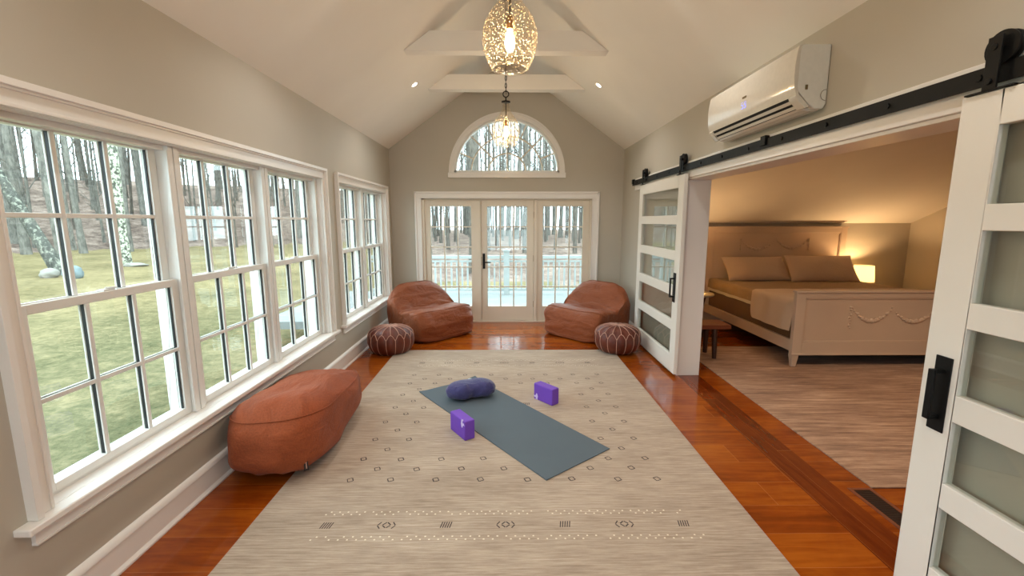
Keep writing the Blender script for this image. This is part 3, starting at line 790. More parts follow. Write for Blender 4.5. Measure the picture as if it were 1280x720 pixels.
# ---------------- meditation cushion: crescent shaped
def cushion():
    root = empty('meditation_cushion', (-.36, 3.97, RT + .009), math.radians(20))
    tag(root, 'navy blue crescent-shaped cushion resting on the far end of the mat', 'cushion')
    def fn(u, v):
        t = -1 + 2 * u          # along the crescent
        ang = t * .95
        R = .24; end = (1 - abs(t) ** 3.2) ** .42 if abs(t) < 1 else 0
        ph = 2 * PI * v
        ca, sa = math.cos(ph), math.sin(ph)
        rr = (.118 - .012 * t - .010 * math.exp(-(t / .3) ** 2)) * end; rz = (.080 - .007 * math.exp(-(t / .35) ** 2)) * end
        e = lambda x, p: math.copysign(abs(x) ** p, x)
        pl = rr * e(ca, .75); pz = rz * e(sa, .75)
        puck = .010 * abs(t) ** 4 * math.sin(ph * 9) + .004 * math.sin(ph * 5 + t * 6)
        pl *= 1 + puck * 6; pz *= 1 + puck * 4
        rad = R + pl
        x = math.sin(ang) * rad * 1.0; y = -(math.cos(ang) * rad - R) * -1 - .02
        z = .078 + pz * (1.05 if pz > 0 else 1) + .008 * noise.noise(Vector((t * 3, ph, 1)))
        return (x, y, max(z, .0))
    g = G(); g.grid(fn, 40, 36, True); g.build('cover', MT['navy'], root, smooth=True, angle=80)
    for sd in (-1, 1):
        g = G(); pts = [fn((1 + sd * t) / 2, .27) for t in (.80, .86, .92, .97)]
        g.tube([(a, b, c + .001) for a, b, c in pts], .003, 5)
        g.build('gather_seam', MT['navy'], root, smooth=True)
cushion()

# ---------------- soft loft surfaces
def soft(profile, W, cy, cz, seed, ex=.42, es=.28, wr=.012, nt=34, ns=9):
    prof = catmull(profile, ns, True); K = len(prof)
    def at(s, t):
        """s in [0,K) along the section, t in [-1,1] across"""
        i = int(s) % K; f = s - int(s); p = prof[i].lerp(prof[(i + 1) % K], f)
        a = t * PI / 2
        x = W / 2 * math.copysign(abs(math.sin(a)) ** ex, a); k = max(abs(math.cos(a)), 0) ** es
        y = cy + (p[0] - cy) * k; z = cz + (p[1] - cz) * k
        q = Vector((x * 2.2, y * 6.5, z * 6.5 + seed))
        d = noise.noise(q) * wr + abs(noise.noise(Vector((x * 3.4 + z * 4, y * 9, z * 9 + seed * 3)))) * -wr * .9
        n2 = Vector((0, y - cy, z - cz)); n2 = n2.normalized() if n2.length > .02 else Vector((0, 0, 0))
        v = Vector((x, y, z)) + n2 * d
        v.x += math.copysign(1, x) * noise.noise(Vector((seed, y * 5, z * 5))) * .012 * min(1, abs(x) / (W * .3))
        v.z = max(v.z, 0.0); return v
    return prof, K, at
def soft_mesh(name, mat, parent, K, at, nt=36):
    g = G()
    ts = [math.sin((-1 + 2 * i / nt) * PI / 2) for i in range(nt + 1)]
    g.grid(lambda u, v: at(v * K, ts[int(round(u * nt))]), nt, K, True)
    return g.build(name, mat, parent, smooth=True, angle=89)
def bean_chair(loc, rz, label, seed):
    root = empty('bean_bag_chair', loc, rz); tag(root, label, 'bean bag chair', 'cognac bean bag chairs')
    W = 1.0
    prof = [(.05, 0), (.32, 0), (.62, 0), (.84, .0), (.91, .10), (.935, .34), (.93, .55), (.885, .70), (.82, .75), (.755, .715), (.69, .61), (.635, .485), (.565, .415), (.43, .425), (.28, .445), (.13, .435), (.045, .38), (.005, .24), (.015, .08)]
    pr, K, at0 = soft(prof, W, .46, .27, seed, .42, .20, .028)
    cr = [(random.Random(seed + k).uniform(-.4, .4), random.Random(seed * 7 + k).uniform(.46, .70), random.Random(seed * 3 + k).uniform(-.45, .45)) for k in range(9)]
    def at(s, t):
        v = at0(s, t)
        if v.z > .25:     # folds pressed in where seat and back meet, and short tucks off the seams
            if v.y < .66: v.z -= .040 * math.exp(-(v.x / .27) ** 2 - ((v.y - .42) / .17) ** 2) - .012 * math.exp(-((abs(v.x) - .36) / .10) ** 2 - ((v.y - .14) / .10) ** 2)
            for (cx, cyy, sl) in cr:
                d = (v.y - cyy - sl * (v.x - cx)); fall = math.exp(-((v.x - cx) / .26) ** 2)
                v.z -= .026 * fall * math.exp(-(d / .016) ** 2) - .014 * fall * math.exp(-((d - .04) / .022) ** 2)
        if v.z > .42: v.z -= .15 * min(1, (v.z - .42) / .30) * (abs(v.x) / (W / 2)) ** 3.2
        if v.z > .58: v.y += .014 * math.sin(v.x * 40 + seed) * math.exp(-((v.z - .70) / .05) ** 2)
        if v.y < .16 and v.z > .05: v.z += 0; v.y += .020 * math.sin(v.x * 17 + seed * 2 + v.z * 9) * math.exp(-((v.z - .33) / .09) ** 2)
        return v
    soft_mesh('body', MT['tan_leather'], root, K, at)
    # piping seams: along the front edge of the seat, round the top of the back, and at the base
    for s0, nm in ((15 * 9 + 3, 'seam'), (8 * 9 + 1, 'seam'), (18 * 9 + 2, 'seam')):
        g = G(); pts = []
        for i in range(41):
            t = -.93 + 1.86 * i / 40; p = at(s0, t); c = Vector((p.x, .46, .27)); d = (p - c); d.x = 0
            pts.append(p + d.normalized() * .003)
        g.tube(pts, .0055, 6); g.build(nm, MT['tan_leather'], root, smooth=True)
    return root
def face_to(a, b):   # local +X runs from A to B along the front edge, +Y goes to the back
    return math.atan2(b[1] - a[1], b[0] - a[0])
A, B = (-1.135, 5.70), (-.47, 6.40)
bean_chair(((A[0] + B[0]) / 2, (A[1] + B[1]) / 2, 0), face_to(A, B), 'cognac bean bag chair in the left corner below the windows', 1.0)
A, B = (.50, 6.37), (1.13, 5.69)
bean_chair(((A[0] + B[0]) / 2, (A[1] + B[1]) / 2, 0), face_to(A, B), 'cognac bean bag chair in the right corner beside the sliding door', 5.0)

# ---------------- leather poufs
def pouf(loc, rz, label):
    root = empty('leather_pouf', loc, rz); tag(root, label, 'pouf', 'stitched leather poufs')
    prof = [(1e-4, .005), (.15, .0), (.215, .012), (.262, .06), (.288, .13), (.290, .19), (.272, .255), (.225, .303), (.15, .328), (.07, .336), (1e-4, .332)]
    pr = catmull(prof, 8, False); K = len(pr) - 1; NP = 16
    def at(th, s, off=0):
        i = min(int(s), K - 1); p = pr[i].lerp(pr[i + 1], s - i)
        ang = abs(math.sin(th * NP / 2)); side = max(0, min(1, (p[0] - .06) / .2))
        r = p[0] + (ang ** .6 - .75) * .010 * side + off * (1 if p[1] < .29 else .3)
        z = p[1] + (off if p[1] > .25 else 0) + .004 * noise.noise(Vector((math.cos(th) * 3, math.sin(th) * 3, p[1] * 9)))
        return Vector((r * math.cos(th), r * math.sin(th), max(0, z)))
    g = G(); g.grid(lambda u, v: at(2 * PI * v, u * K), K, NP * 8, True); g.build('body', MT['pouf'], root, smooth=True, angle=80)
    g = G(); d = 2 * PI / NP; sa, sb, sc, sd = K * .53, K * .63, K * .86, K * .93
    run = lambda th0, s0, th1, s1, n=8, arch=0: [at(th0 + (th1 - th0) * (i / n), s0 + (s1 - s0) * (math.sin(i / n * PI / 2) if arch else i / n), .0035) for i in range(n + 1)]
    for k in range(NP):
        th = k * d
        g.tube(run(th, K * .14, th, sa, 14), .0035, 5)
        g.tube(run(th, sa, th + d / 2, sb, 8, 1), .0035, 5); g.tube(run(th, sa, th - d / 2, sb, 8, 1), .0035, 5)
        g.tube(run(th + d / 2, sb, th + d / 2, sc, 6), .0035, 5)
        g.tube(run(th + d / 2, sc, th, sd, 4), .003, 5); g.tube(run(th + d / 2, sc, th + d, sd, 4), .003, 5)
        g.tube(run(th, sd, th, K * .985, 3), .003, 5)
    g.build('stitching', MT['stitch'], root, smooth=True)
pouf((-1.495, 5.47, RT * 0), .05, 'oxblood leather pouf with pale stitching in front of the left chair')
pouf((1.395, 5.45, RT), .12, 'oxblood leather pouf with pale stitching in front of the right chair')

# ---------------- rust fabric floor ottoman
def ottoman():
    root = empty('floor_ottoman', (-1.545, 3.17, 0), math.radians(3)); tag(root, 'long rust-coloured fabric ottoman on the floor under the near window', 'ottoman')
    hx, hy = .33, .67
    e = lambda x, p: math.copysign(abs(x) ** p, x)
    def at(u, v, off=0):
        th = -PI / 2 + PI * u; ph = 2 * PI * v
        c = abs(math.cos(th)) ** .60
        x = (hx + off) * c * e(math.cos(ph), .60); y = (hy + off) * c * e(math.sin(ph), .52)
        zz = e(math.sin(th), .66)
        tall = .258 - .075 * (y / hy)
        z = .215 + zz * (.215 if zz < 0 else tall + off)
        z += .022 * noise.noise(Vector((x * 2.6, y * 2.6, 3))) * (1 if zz > 0 else .1)
        d = noise.noise(Vector((x * 4, y * 4, z * 6 + 9))) * .022 - abs(noise.noise(Vector((x * 7, y * 2.6, z * 6)))) * .024
        fold = math.sin(y * 9 + x * 7 + 4 * noise.noise(Vector((x * 2, y * 2, z * 2)))) 
        d += .007 * max(0, fold) ** 3 * (1 if zz > 0 else .4)
        v3 = Vector((x, y, z)); n = Vector((x / hx, y / hy, zz * .8)); n.normalize()
        v3 += n * d; v3.z = max(0, v3.z)
        v3.x = max(v3.x, -.262)
        return v3
    g = G(); g.grid(lambda u, v: at(u, v), 44, 88, True); g.build('cover', MT['rust'], root, smooth=True, angle=89)
    for u0, nm in ((.665, 'seam'),):
        g = G(); g.tube([at(u0, i / 90, .004) for i in range(91)], .004, 5, cap=False); g.build(nm, MT['rust'], root, smooth=True)
    # woven brand tag on the end towards the camera
    g = G(); ph = .85
    a = at(.385, ph, .004)
    g.box(-.013, -.003, -.038, .013, .003, .038); g.xf(Matrix.Translation(a + Vector((.004, -.006, .01))) @ Matrix.Rotation(.68, 4, 'Z') @ Matrix.Rotation(-.10, 4, 'X')); t = g.build('tag', MT['tag'], root)
    g = G(); 
    for k in range(5): g.box(-.003, -.0045, -.024 + k * .0105, .004, -.0028, -.017 + k * .0105)
    g.xf(Matrix.Translation(a + Vector((.004, -.006, .01))) @ Matrix.Rotation(.68, 4, 'Z') @ Matrix.Rotation(-.10, 4, 'X')); g.build('tag_lettering', MT['stitch'], t)
ottoman()

# ---------------- floor vent
root = empty('floor_vent', (2.19, 2.33, 0)); tag(root, 'wooden floor vent with a dark grille beside the bedroom rug', 'vent')
g = G()
vx0, vx1, vy0, vy1 = 2.115, 2.262, 2.10, 2.51; fw = .022
g.box(vx0, vy0, 0, vx1, vy0 + fw, .004); g.box(vx0, vy1 - fw, 0, vx1, vy1, .004); g.box(vx0, vy0 + fw, 0, vx0 + fw, vy1 - fw, .004); g.box(vx1 - fw, vy0 + fw, 0, vx1, vy1 - fw, .004)
P(g.build('frame', MT['bench'], root), root)
g = G(); g.box(vx0 + fw, vy0 + fw, .0002, vx1 - fw, vy1 - fw, .0012); gr = P(g.build('duct_shade', MT['dark'], root), root)  # thin dark sheet painted as the shade below the grille
g = G()
for k in range(30): y = vy0 + fw + .006 + k * .0122; g.prism([(vx0 + fw, y), (vx1 - fw, y + .004), (vx1 - fw, y + .008), (vx0 + fw, y + .004)], .001, .0035, 'z')
P(g.build('grille', MT['darkwood'], root), root)

# ---------------- bedroom rug
g = G(); g.box(2.268, 2.505, 0, 5.9, 5.63, .010)
o = g.build('bedroom_rug', MT['rug2'], bevel=.003); tag(o, 'mottled taupe rug under the foot of the bed', 'rug')

# ---------------- bed
BX0, BX1, FY, HY = 3.205, 5.445, 4.78, 7.06
root = empty('bed', ((BX0 + BX1) / 2, FY, .01)); tag(root, 'distressed cream wooden bed with garland carvings in the next room', 'bed')
def garland(g, a, b, sag, y, r0=.017):
    n = 22
    for i in range(n + 1):
        t = i / n; x = a[0] + (b[0] - a[0]) * t; z = a[1] + (b[1] - a[1]) * t - sag * 4 * t * (1 - t)
        r = r0 * (.55 + .75 * math.sin(PI * t)) * (1 + .25 * math.sin(i * 2.4))
        g.ball((x + .006 * math.sin(i * 3.1), y, z + .006 * math.cos(i * 2.3)), r, 7, 5, (1, .7, 1))
def drop(g, x, z, h, y, r0=.016):
    for i in range(9):
        t = i / 8; g.ball((x + .008 * math.sin(i * 2.6), y, z - h * t), r0 * (1.1 if i in (0, 7) else .75 + .2 * math.sin(i * 2)), 7, 5, (1, .7, 1))
def panel_board(name, y0, y1, z0, z1, st, top, bot, swz, swx, swags):
    g = G()
    g.box(BX0, y0, z0, BX0 + st, y1, z1); g.box(BX1 - st, y0, z0, BX1, y1, z1)
    g.box(BX0 + st, y0, z1 - top, BX1 - st, y1, z1); g.box(BX0 + st, y0, z0, BX1 - st, y1, z0 + bot)
    g.box(BX0 + st, y0 + .014, z0 + bot, BX1 - st, y1 - .005, z1 - top)
    g.box(BX0 - .012, y0 - .012, z1 - .012, BX1 + .012, y1 + .006, z1 + .012)     # cap moulding
    g.box(BX0 - .006, y0 - .008, z0, BX1 + .006, y0 + .01, z0 + .02)
    for a, b, c, d in ((BX0 + st, BX1 - st, z1 - top - .014, z1 - top), (BX0 + st, BX1 - st, z0 + bot, z0 + bot + .014)): g.box(a, y0 + .004, c, b, y0 + .02, d)
    for a in (BX0 + st, BX1 - st - .014): g.box(a, y0 + .004, z0 + bot, a + .014, y0 + .02, z1 - top)
    o = P(g.build(name, MT['bedpaint'], root, bevel=.003), root)
    for (a, b, sag) in swags:
        g = G(); garland(g, a, b, sag, y0 + .010); c = g.build('garland', MT['bedpaint'], o, smooth=True)
    for (x, z, h) in swx:
        g = G(); drop(g, x, z, h, y0 + .010); c = g.build('garland_drop', MT['bedpaint'], o, smooth=True)
    return o
panel_board('footboard', FY, FY + .055, .15, .875, .105, .07, .15, 0, [(3.832, .70, .235), (4.818, .70, .235)],
            [((3.85, .69), (4.30, .69), .15), ((4.35, .63), (4.81, .69), .125)])
panel_board('headboard', HY, HY + .06, .05, 1.555, .10, .085, .30, 0, [(3.745, 1.36, .17), (4.845, 1.36, .17)],
            [((3.77, 1.33), (4.28, 1.33), .13), ((4.32, 1.35), (4.83, 1.35), .13)])
for nm, ax, sx in (('side_rail', BX0 + .01, 1), ('side_rail', BX1 - .01, -1)):
    g = G(); g.box(ax, FY + .05, .185, ax + sx * .035, HY, .315); P(g.build(nm, MT['bedpaint'], root, bevel=.003), root)
for x in (BX0 + .005, BX1 - .085):
    for y in (FY, HY - .02):
        g = G(); b = len(g.v); c = .016
        zt = .152 if y == FY else .06
        g.v += [(x + c, y + c, .01), (x + .08 - c, y + c, .01), (x + .08 - c, y + .07 - c, .01), (x + c, y + .07 - c, .01), (x, y, zt), (x + .08, y, zt), (x + .08, y + .07, zt), (x, y + .07, zt)]
        for qd in ((0, 3, 2, 1), (4, 5, 6, 7), (0, 1, 5, 4), (1, 2, 6, 5), (2, 3, 7, 6), (3, 0, 4, 7)): g.face(qd)
        if y != FY: g.xf(Matrix.Translation((0, 0, -.0)))
        P(g.build('leg', MT['bedpaint'], root, bevel=.003), root)
g = G(); g.box(BX0 + .05, FY + .06, .20, BX1 - .05, HY - .005, .235); P(g.build('slat_base', MT['darkwood'], root), root)
g = G(); g.box(BX0 + .055, FY + .065, .236, BX1 - .055, HY - .01, .70)
o = g.build('mattress', MT['mattress'], bevel=.05, seg=4); tag(o, 'thick brown-covered mattress lying in the cream bed frame', 'mattress')
def drape(name, mat, x0, x1, y0, y1, zt, hang, off, seed, label, cat, flare=.04, corner=0, nx=60, ny=40, wave=.008, crumple=.008):
    """cloth over the mattress: hangs down both sides"""
    Wd = x1 - x0; tot = Wd + 2 * hang
    def fn(u, v, d):
        s = u * tot - hang; y = y0 + (y1 - y0) * v
        h = hang
        if corner: 
            e = min(1, max(0, (y1 - y) / corner)); hh = hang * (1 - (1 - e) ** 2) ** .5
            s = max(-hh, min(Wd + hh, s))
        r = .05
        def side(q):   # distance past the edge -> (outward, drop)
            if q < r * PI / 2: return (r * math.sin(q / r), r * (1 - math.cos(q / r)))
            return (r + flare * (q - r * PI / 2), r + (q - r * PI / 2))
        if s < r: ou, dr = side(max(0, r - s)); x, z = x0 + r - ou, zt - dr
        elif s > Wd - r: ou, dr = side(s - (Wd - r)); x, z = x1 - r + ou, zt - dr
        else: x, z = x0 + s, zt
        z += crumple * noise.noise(Vector((x * 4, y * 4, seed))); x += (wave * math.sin(y * 22 + seed)) * (1 if z < zt - .06 else 0)
        if d: 
            z -= .012 if z > zt - .04 else 0; x += (.012 if s < Wd / 2 else -.012) if z < zt - .02 else 0
        return (x, y, z)
    g = G(); g.grid(lambda u, v: fn(u, v, 0), nx, ny); g.grid(lambda u, v: fn(u, v, 1), nx, ny)
    w = ny + 1; o2 = (nx + 1) * w
    for i in range(nx):
        for j in (0, ny): g.face((i * w + j, (i + 1) * w + j, o2 + (i + 1) * w + j, o2 + i * w + j))
    for j in range(ny):
        for i in (0, nx): g.face((i * w + j, i * w + j + 1, o2 + i * w + j + 1, o2 + i * w + j))
    o = g.build(name, mat, smooth=True, angle=60); tag(o, label, cat); return o
drape('bed_sheet', MT['sheet'], BX0 + .046, BX1 - .046, FY + .07, HY - .02, .722, .15, 0, 2, 'white sheet showing as a strip below the taupe quilt', 'sheet', .02)
drape('quilt', MT['quilt'], BX0 + .036, BX1 - .036, FY + .075, HY - .03, .745, .125, 0, 5, 'taupe quilted bedspread covering the mattress', 'quilt', .10)
drape('blanket', MT['blanket'], BX0 + .022, BX1 - .022, FY + .07, FY + .95, .765, .33, 0, 8, 'cream blanket folded over the foot of the bed', 'blanket', .16, .17)
def pillow(loc, rx, rz, label, w=.98, h=.46, t=.15):
    root = empty('bed_pillow', loc, rz); tag(root, label, 'pillow', 'pillows on the bed')
    root.rotation_euler = (rx, 0, rz)
    def fn(u, v):
        a, b = -1 + 2 * u, -1 + 2 * v
        ed = (1 - abs(a) ** 3.2) * (1 - abs(b) ** 2.6); ed = max(ed, 0) ** .55
        k = 1 - .05 * (1 - abs(a)) * abs(b) - .0
        return a, b, ed
    g = G()
    def s(u, v, d):
        a, b, ed = fn(u, v)
        x = a * w / 2 * (1 - .035 * (1 - b * b)); z = h / 2 + b * h / 2 * (1 - .05 * (1 - a * a))
        y = d * (t / 2 * ed + .004) + .008 * noise.noise(Vector((x * 5, z * 5, loc[0] + d)))
        return (x, y, z)
    n1, n2 = 30, 18
    g.grid(lambda u, v: s(u, v, -1), n1, n2); g.grid(lambda u, v: s(u, v, 1), n1, n2)
    w2 = n2 + 1; o2 = (n1 + 1) * w2
    for i in range(n1):
        for j in (0, n2): g.face((i * w2 + j, (i + 1) * w2 + j, o2 + (i + 1) * w2 + j, o2 + i * w2 + j))
    for j in range(n2):
        for i in (0, n1): g.face((i * w2 + j, i * w2 + j + 1, o2 + i * w2 + j + 1, o2 + i * w2 + j))
    g.build('cover', MT['pillow'], root, smooth=True, angle=60)
    return root
pillow((3.86, 6.62, .752), math.radians(-42), .02, 'brown linen pillow on the left half of the bed')
pillow((4.77, 6.50, .752), math.radians(-36), -.05, 'brown linen pillow on the right half of the bed', 1.0)

# ---------------- bedside tables, lamps, bench
def bedside(x, y, label, top=.60, r=.27):
    root = empty('bedside_table', (x, y, 0)); tag(root, label, 'side table')
    g = G(); g.lathe([(1e-4, top - .03), (r - .01, top - .03), (r, top - .022), (r, top - .006), (r - .008, top), (1e-4, top)], n=40); g.build('table_top', MT['creamtop'], root, smooth=True)
    for k in range(3):
        a = 2 * PI * k / 3 + .9
        g = G(); g.tube([(r * .72 * math.cos(a) * q, r * .72 * math.sin(a) * q, z) for q, z in ((1.0, top - .03), (.72, top * .62), (.62, top * .38), (1.12, 0.0))], [.02, .017, .017, .016], 8); g.build('leg', MT['darkwood'], root, smooth=True)
    g = G(); g.lathe([(1e-4, top * .36), (.13, top * .36), (.13, top * .36 + .02), (1e-4, top * .36 + .02)], n=24); g.build('lower_shelf', MT['darkwood'], root)
shade_m = N('glowing linen shade')
em = shade_m.n('ShaderNodeEmission'); em.inputs['Strength'].default_value = .9; em.inputs['Color'].default_value = lin((255, 226, 150))
df = shade_m.n('ShaderNodeBsdfTranslucent'); df.inputs['Color'].default_value = lin((240, 220, 180))
ad = shade_m.n('ShaderNodeAddShader'); shade_m.l(em.outputs[0], ad.inputs[0]); shade_m.l(df.outputs[0], ad.inputs[1]); shade_m.l(ad.outputs[0], shade_m.out.inputs['Surface'])
def lamp(x, y, z, label, power):
    root = empty('table_lamp', (x, y, z)); tag(root, label, 'lamp')
    g = G(); g.lathe([(1e-4, 0), (.07, 0), (.07, .015), (.03, .03), (.045, .06), (.05, .09), (.02, .13), (.012, .16), (1e-4, .165)], n=24); g.build('base', MT['creamtop'], root, smooth=True)
    g = G(); zb, zt = .11, .36
    g.lathe([(.150, zb), (.130, zt), (.127, zt), (.147, zb)], n=40, close=True); g.build('lamp_shade', shade_m.m, root, smooth=True)
    g = G()
    for k in range(3):
        a = 2 * PI * k / 3; g.tube([(0, 0, .155), (.05 * math.cos(a), .05 * math.sin(a), .30), (.128 * math.cos(a), .128 * math.sin(a), zt - .01)], .002, 5)
    g.build('harp', MT['brass'], root)
    g = G(); g.lathe([(1e-4, .16), (.012, .165), (.022, .19), (.026, .215), (.02, .238), (1e-4, .246)], n=14); g.build('bulb', MT['bulbglass2'], root, smooth=True)
    L = bpy.data.lights.new('lamp glow', 'POINT'); L.energy = power; L.color = (1, .62, .29); L.shadow_soft_size = .03
    o = bpy.data.objects.new('lamp_glow', L); COL.objects.link(o); o.location = (x, y, z + .29)
MT['flush'] = emitter('added bedroom fill lens', (255, 214, 160), 3)
MT['bulbglass2'] = emitter('lit lamp bulb', (255, 206, 130), 20)
bedside(5.80, 6.86, 'round bedside table under the lit lamp right of the bed', .60)
bedside(2.72, 6.30, 'round cream-topped side table with dark legs left of the bed', .62, .26)
lamp(5.615, 6.86, .60, 'lit cream drum-shade lamp right of the headboard', 32)
lamp(2.62, 6.30, .62, 'lit drum-shade lamp left of the headboard, hidden by the door jamb', 30)
for lx in (3.3, 4.6):  # unseen ceiling lights added to brighten the bed foot and rug
    root = empty('bedroom_fill_light', (lx, 2.9, 2.78)); tag(root, 'added recessed bedroom fill light %s, above the frame of the photo' % ('nearer the sliding doors' if lx < 4 else 'farther from the sliding doors'), 'ceiling light', 'added bedroom fill lights')
    g = G(); g.lathe([(.05, -.001), (.08, -.004), (.082, 0), (.082, .004), (.05, .004)], n=24, close=True); g.build('trim_ring', MT['ceil'], root, smooth=True)
    g = G(); g.lathe([(1e-4, -.002), (.05, -.002), (.05, .003), (1e-4, .003)], n=20); g.build('lens', MT['flush'], root)
    L = bpy.data.lights.new('bedroom fill lamp', 'SPOT'); L.energy = 75; L.color = (1, .74, .50); L.spot_size = math.radians(125); L.spot_blend = .8; L.shadow_soft_size = .05
    o = bpy.data.objects.new('bedroom_fill_spot', L); COL.objects.link(o); o.location = (lx, 2.9, 2.74)
root = empty('wooden_bench', (2.36, 5.25, 0)); tag(root, 'low red-brown wooden bench with dark legs behind the door jamb', 'bench')
g = G(); g.box(-.22, -.16, .375, .30, .16, .425); g.build('seat', MT['bench'], root, bevel=.004)
for x in (-.17, .12):
    for y in (-.12, .10):
        g = G(); g.tube([(x, y, .375), (x + .01 , y * 1.15, .0105)], [.036, .026], 10); g.build('leg', MT['darkwood'], root, smooth=True)

# ================================================================== OUTDOORS
def rad(x, y): return max(0, math.hypot(min(x, 0), max(y - 4, 0)) - 2.5)
def gr(x, y):
    r = rad(x, y)
    r = min(r, 30) + max(0, r - 30) * min(1, max(0, (-x / max(y, 4.0) - .16) / .16))
    k = .4 * (noise.noise(Vector((x * .12, y * .12, 0))))
    z = -.62 + .020 * min(r, 30) + (0 if r < 30 else .27 * (r - 30)) - (0 if r < 48 else .20 * (r - 48))
    return z + (k if r > 30 else k * .12)
def ground(name, mat, test, step, x0, x1, y0, y1):
    g = G(); idx = {}
    nx, ny = int((x1 - x0) / step), int((y1 - y0) / step)
    for i in range(nx):
        for j in range(ny):
            cx, cy = x0 + (i + .5) * step, y0 + (j + .5) * step
            r = rad(cx, cy)
            if not test(r + 1.2 * noise.noise(Vector((cx * .25, cy * .25, 5))), cx, cy): continue
            q = []
            for a, b in ((i, j), (i + 1, j), (i + 1, j + 1), (i, j + 1)):
                if (a, b) not in idx:
                    X, Y = x0 + a * step, y0 + b * step; idx[(a, b)] = len(g.v); g.v.append((X, Y, gr(X, Y)))
                q.append(idx[(a, b)])
            g.face(tuple(q))
    return struct(g.build(name, mat, smooth=True, angle=89))
house = lambda x, y: x > XL - WT - .3 and y < YF + WT + .2
ground('lawn', MT['lawn'], lambda r, x, y: r < (30 if -x > .2 * y else 9) and not house(x, y), .8, -80, 24, -24, 88)
ground('forest_ground', MT['leaf'], lambda r, x, y: r >= (30 if -x > .2 * y else 9), .8, -80, 24, -24, 88)

# deck and railing beyond the french doors
g = G(); g.box(-4.2, YF + WT + .005, -.16, 5.2, 10.6, -.03); struct(g.build('deck', MT['deck']))
root = empty('deck_railing', (0, 10.1, -.03)); tag(root, 'white deck railing with square balusters beyond the french doors', 'railing')
RYy = 10.1
g = G(); g.box(-3.2, RYy - .045, .80, 4.2, RYy + .045, .875); g.box(-3.2, RYy - .025, .72, 4.2, RYy + .025, .76); P(g.build('top_rail', MT['rail'], root, bevel=.006), root)
g = G(); g.box(-3.2, RYy - .025, .05, 4.2, RYy + .025, .11); P(g.build('bottom_rail', MT['rail'], root, bevel=.004), root)
for x in (-2.55, -.035, 2.45):
    g = G(); g.box(x - .065, RYy - .065, -.03, x + .065, RYy + .065, .97); g.prism([(x - .085, .97), (x + .085, .97), (x + .085, .995), (x, 1.03), (x - .085, .995)], RYy - .085, RYy + .085, 'y'); P(g.build('post', MT['rail'], root, bevel=.004), root)
b0 = None; x = -2.42
while x < 2.45:
    if abs(x + .035) > .1:
        if b0 is None:
            g = G(); g.box(-.019, -.019, 0, .019, .019, .61); b0 = g.build('baluster', MT['rail'], root); b0.location = (x, 0, .14)
        else:
            c = b0.copy(); COL.objects.link(c); c.parent = root; c.location = (x, 0, .14)
    x += .124

# trees
def tree_mesh(h, r, seed, mat, branches=16, lean=(0, 0), sides=8, fork=False, twig=3, low=.32):
    R = random.Random(seed); g = G()
    n = 12; pts = []
    wob = [R.uniform(-1, 1) for _ in range(6)]
    for i in range(n + 1):
        t = i / n
        pts.append(Vector((lean[0] * h * t + .12 * h * .06 * math.sin(t * 4 + wob[0]) * t, lean[1] * h * t + .10 * h * .06 * math.sin(t * 5 + wob[1]) * t, h * t - .3)))
    rad = [r * (1.35 if i == 0 else 1) * (1 - .86 * (i / n) ** 1.05) for i in range(n + 1)]
    g.tube(pts, rad, sides)
    def limb(p, d, L, rr, lev):
        k = 5; q = [p]; dd = d.copy()
        for i in range(k):
            dd = (dd + Vector((R.uniform(-.22, .22), R.uniform(-.22, .22), R.uniform(-.02, .22)))).normalized(); q.append(q[-1] + dd * L / k)
        g.tube(q, [rr * (1 - .85 * i / k) for i in range(k + 1)], 4 if lev else 5, cap=False)
        if lev < 2:
            for _ in range(twig):
                i = R.randint(2, k); nd = (dd + Vector((R.uniform(-.9, .9), R.uniform(-.9, .9), R.uniform(-.2, .7)))).normalized(); limb(q[i], nd, L * R.uniform(.35, .6), rr * .45, lev + 1)
    for _ in range(branches):
        t = R.uniform(low, .98); i = t * n; p = pts[int(i)].lerp(pts[min(n, int(i) + 1)], i - int(i))
        a = R.uniform(0, 2 * PI); el = R.uniform(.35, 1.0)
        d = Vector((math.cos(a) * math.cos(el), math.sin(a) * math.cos(el), math.sin(el)))
        limb(p, d, h * R.uniform(.06, .13) * (1.15 - t * .6), r * (1 - .8 * t) * .42, 0)
    me = g.build('bare_tree', mat, smooth=True, angle=80, weld=False, recalc=False)
    return me
# trees one can tell apart near the lawn
def near_tree(name, x, y, h, r, seed, mat, label, lean=(0, 0), low=.4, br=14):
    o = tree_mesh(h, r, seed, mat, br, lean, 14, low=low); o.name = name; o.location = (x, y, gr(x, y)); tag(o, label, 'tree'); return o
def px_ground(u, v, guess_r=None):
    """where the sight line through photo pixel (u, v) meets the ground"""
    d = CF + CR * ((u - 640) / FPX) + CU * ((360 - v) / FPX)
    t = 1.0
    while t < 120:
        p = Vector((0, 0, CAMH)) + d * t
        if p.z < gr(p.x, p.y): return p
        t += .1
    return p
FPX = 550.0
pitch = math.atan((360 - 276.5) / FPX); yaw = math.atan(5 * math.cos(pitch) / FPX)
CF = Vector((math.sin(yaw) * math.cos(pitch), math.cos(yaw) * math.cos(pitch), -math.sin(pitch)))
CR = Vector((math.cos(yaw), -math.sin(yaw), 0)); CU = CR.cross(CF)
p = px_ground(73, 345); near_tree('leaning_tree', p.x, p.y + .3, 17, .21, 11, MT['lichen'], 'pale grey tree leaning left behind the boulders on the lawn', (-.56, .06), .5)
p = px_ground(82, 338); near_tree('upright_tree', p.x, p.y, 18, .15, 12, MT['bark'], 'upright grey trunk rising beside the leaning tree', (-.10, .03), .4)
p = px_ground(154, 331); near_tree('lichen_tree', p.x, p.y, 19, .26, 13, MT['lichen2'], 'straight lichen-covered pale trunk at the right of the nearest window', (.02, 0), .55)
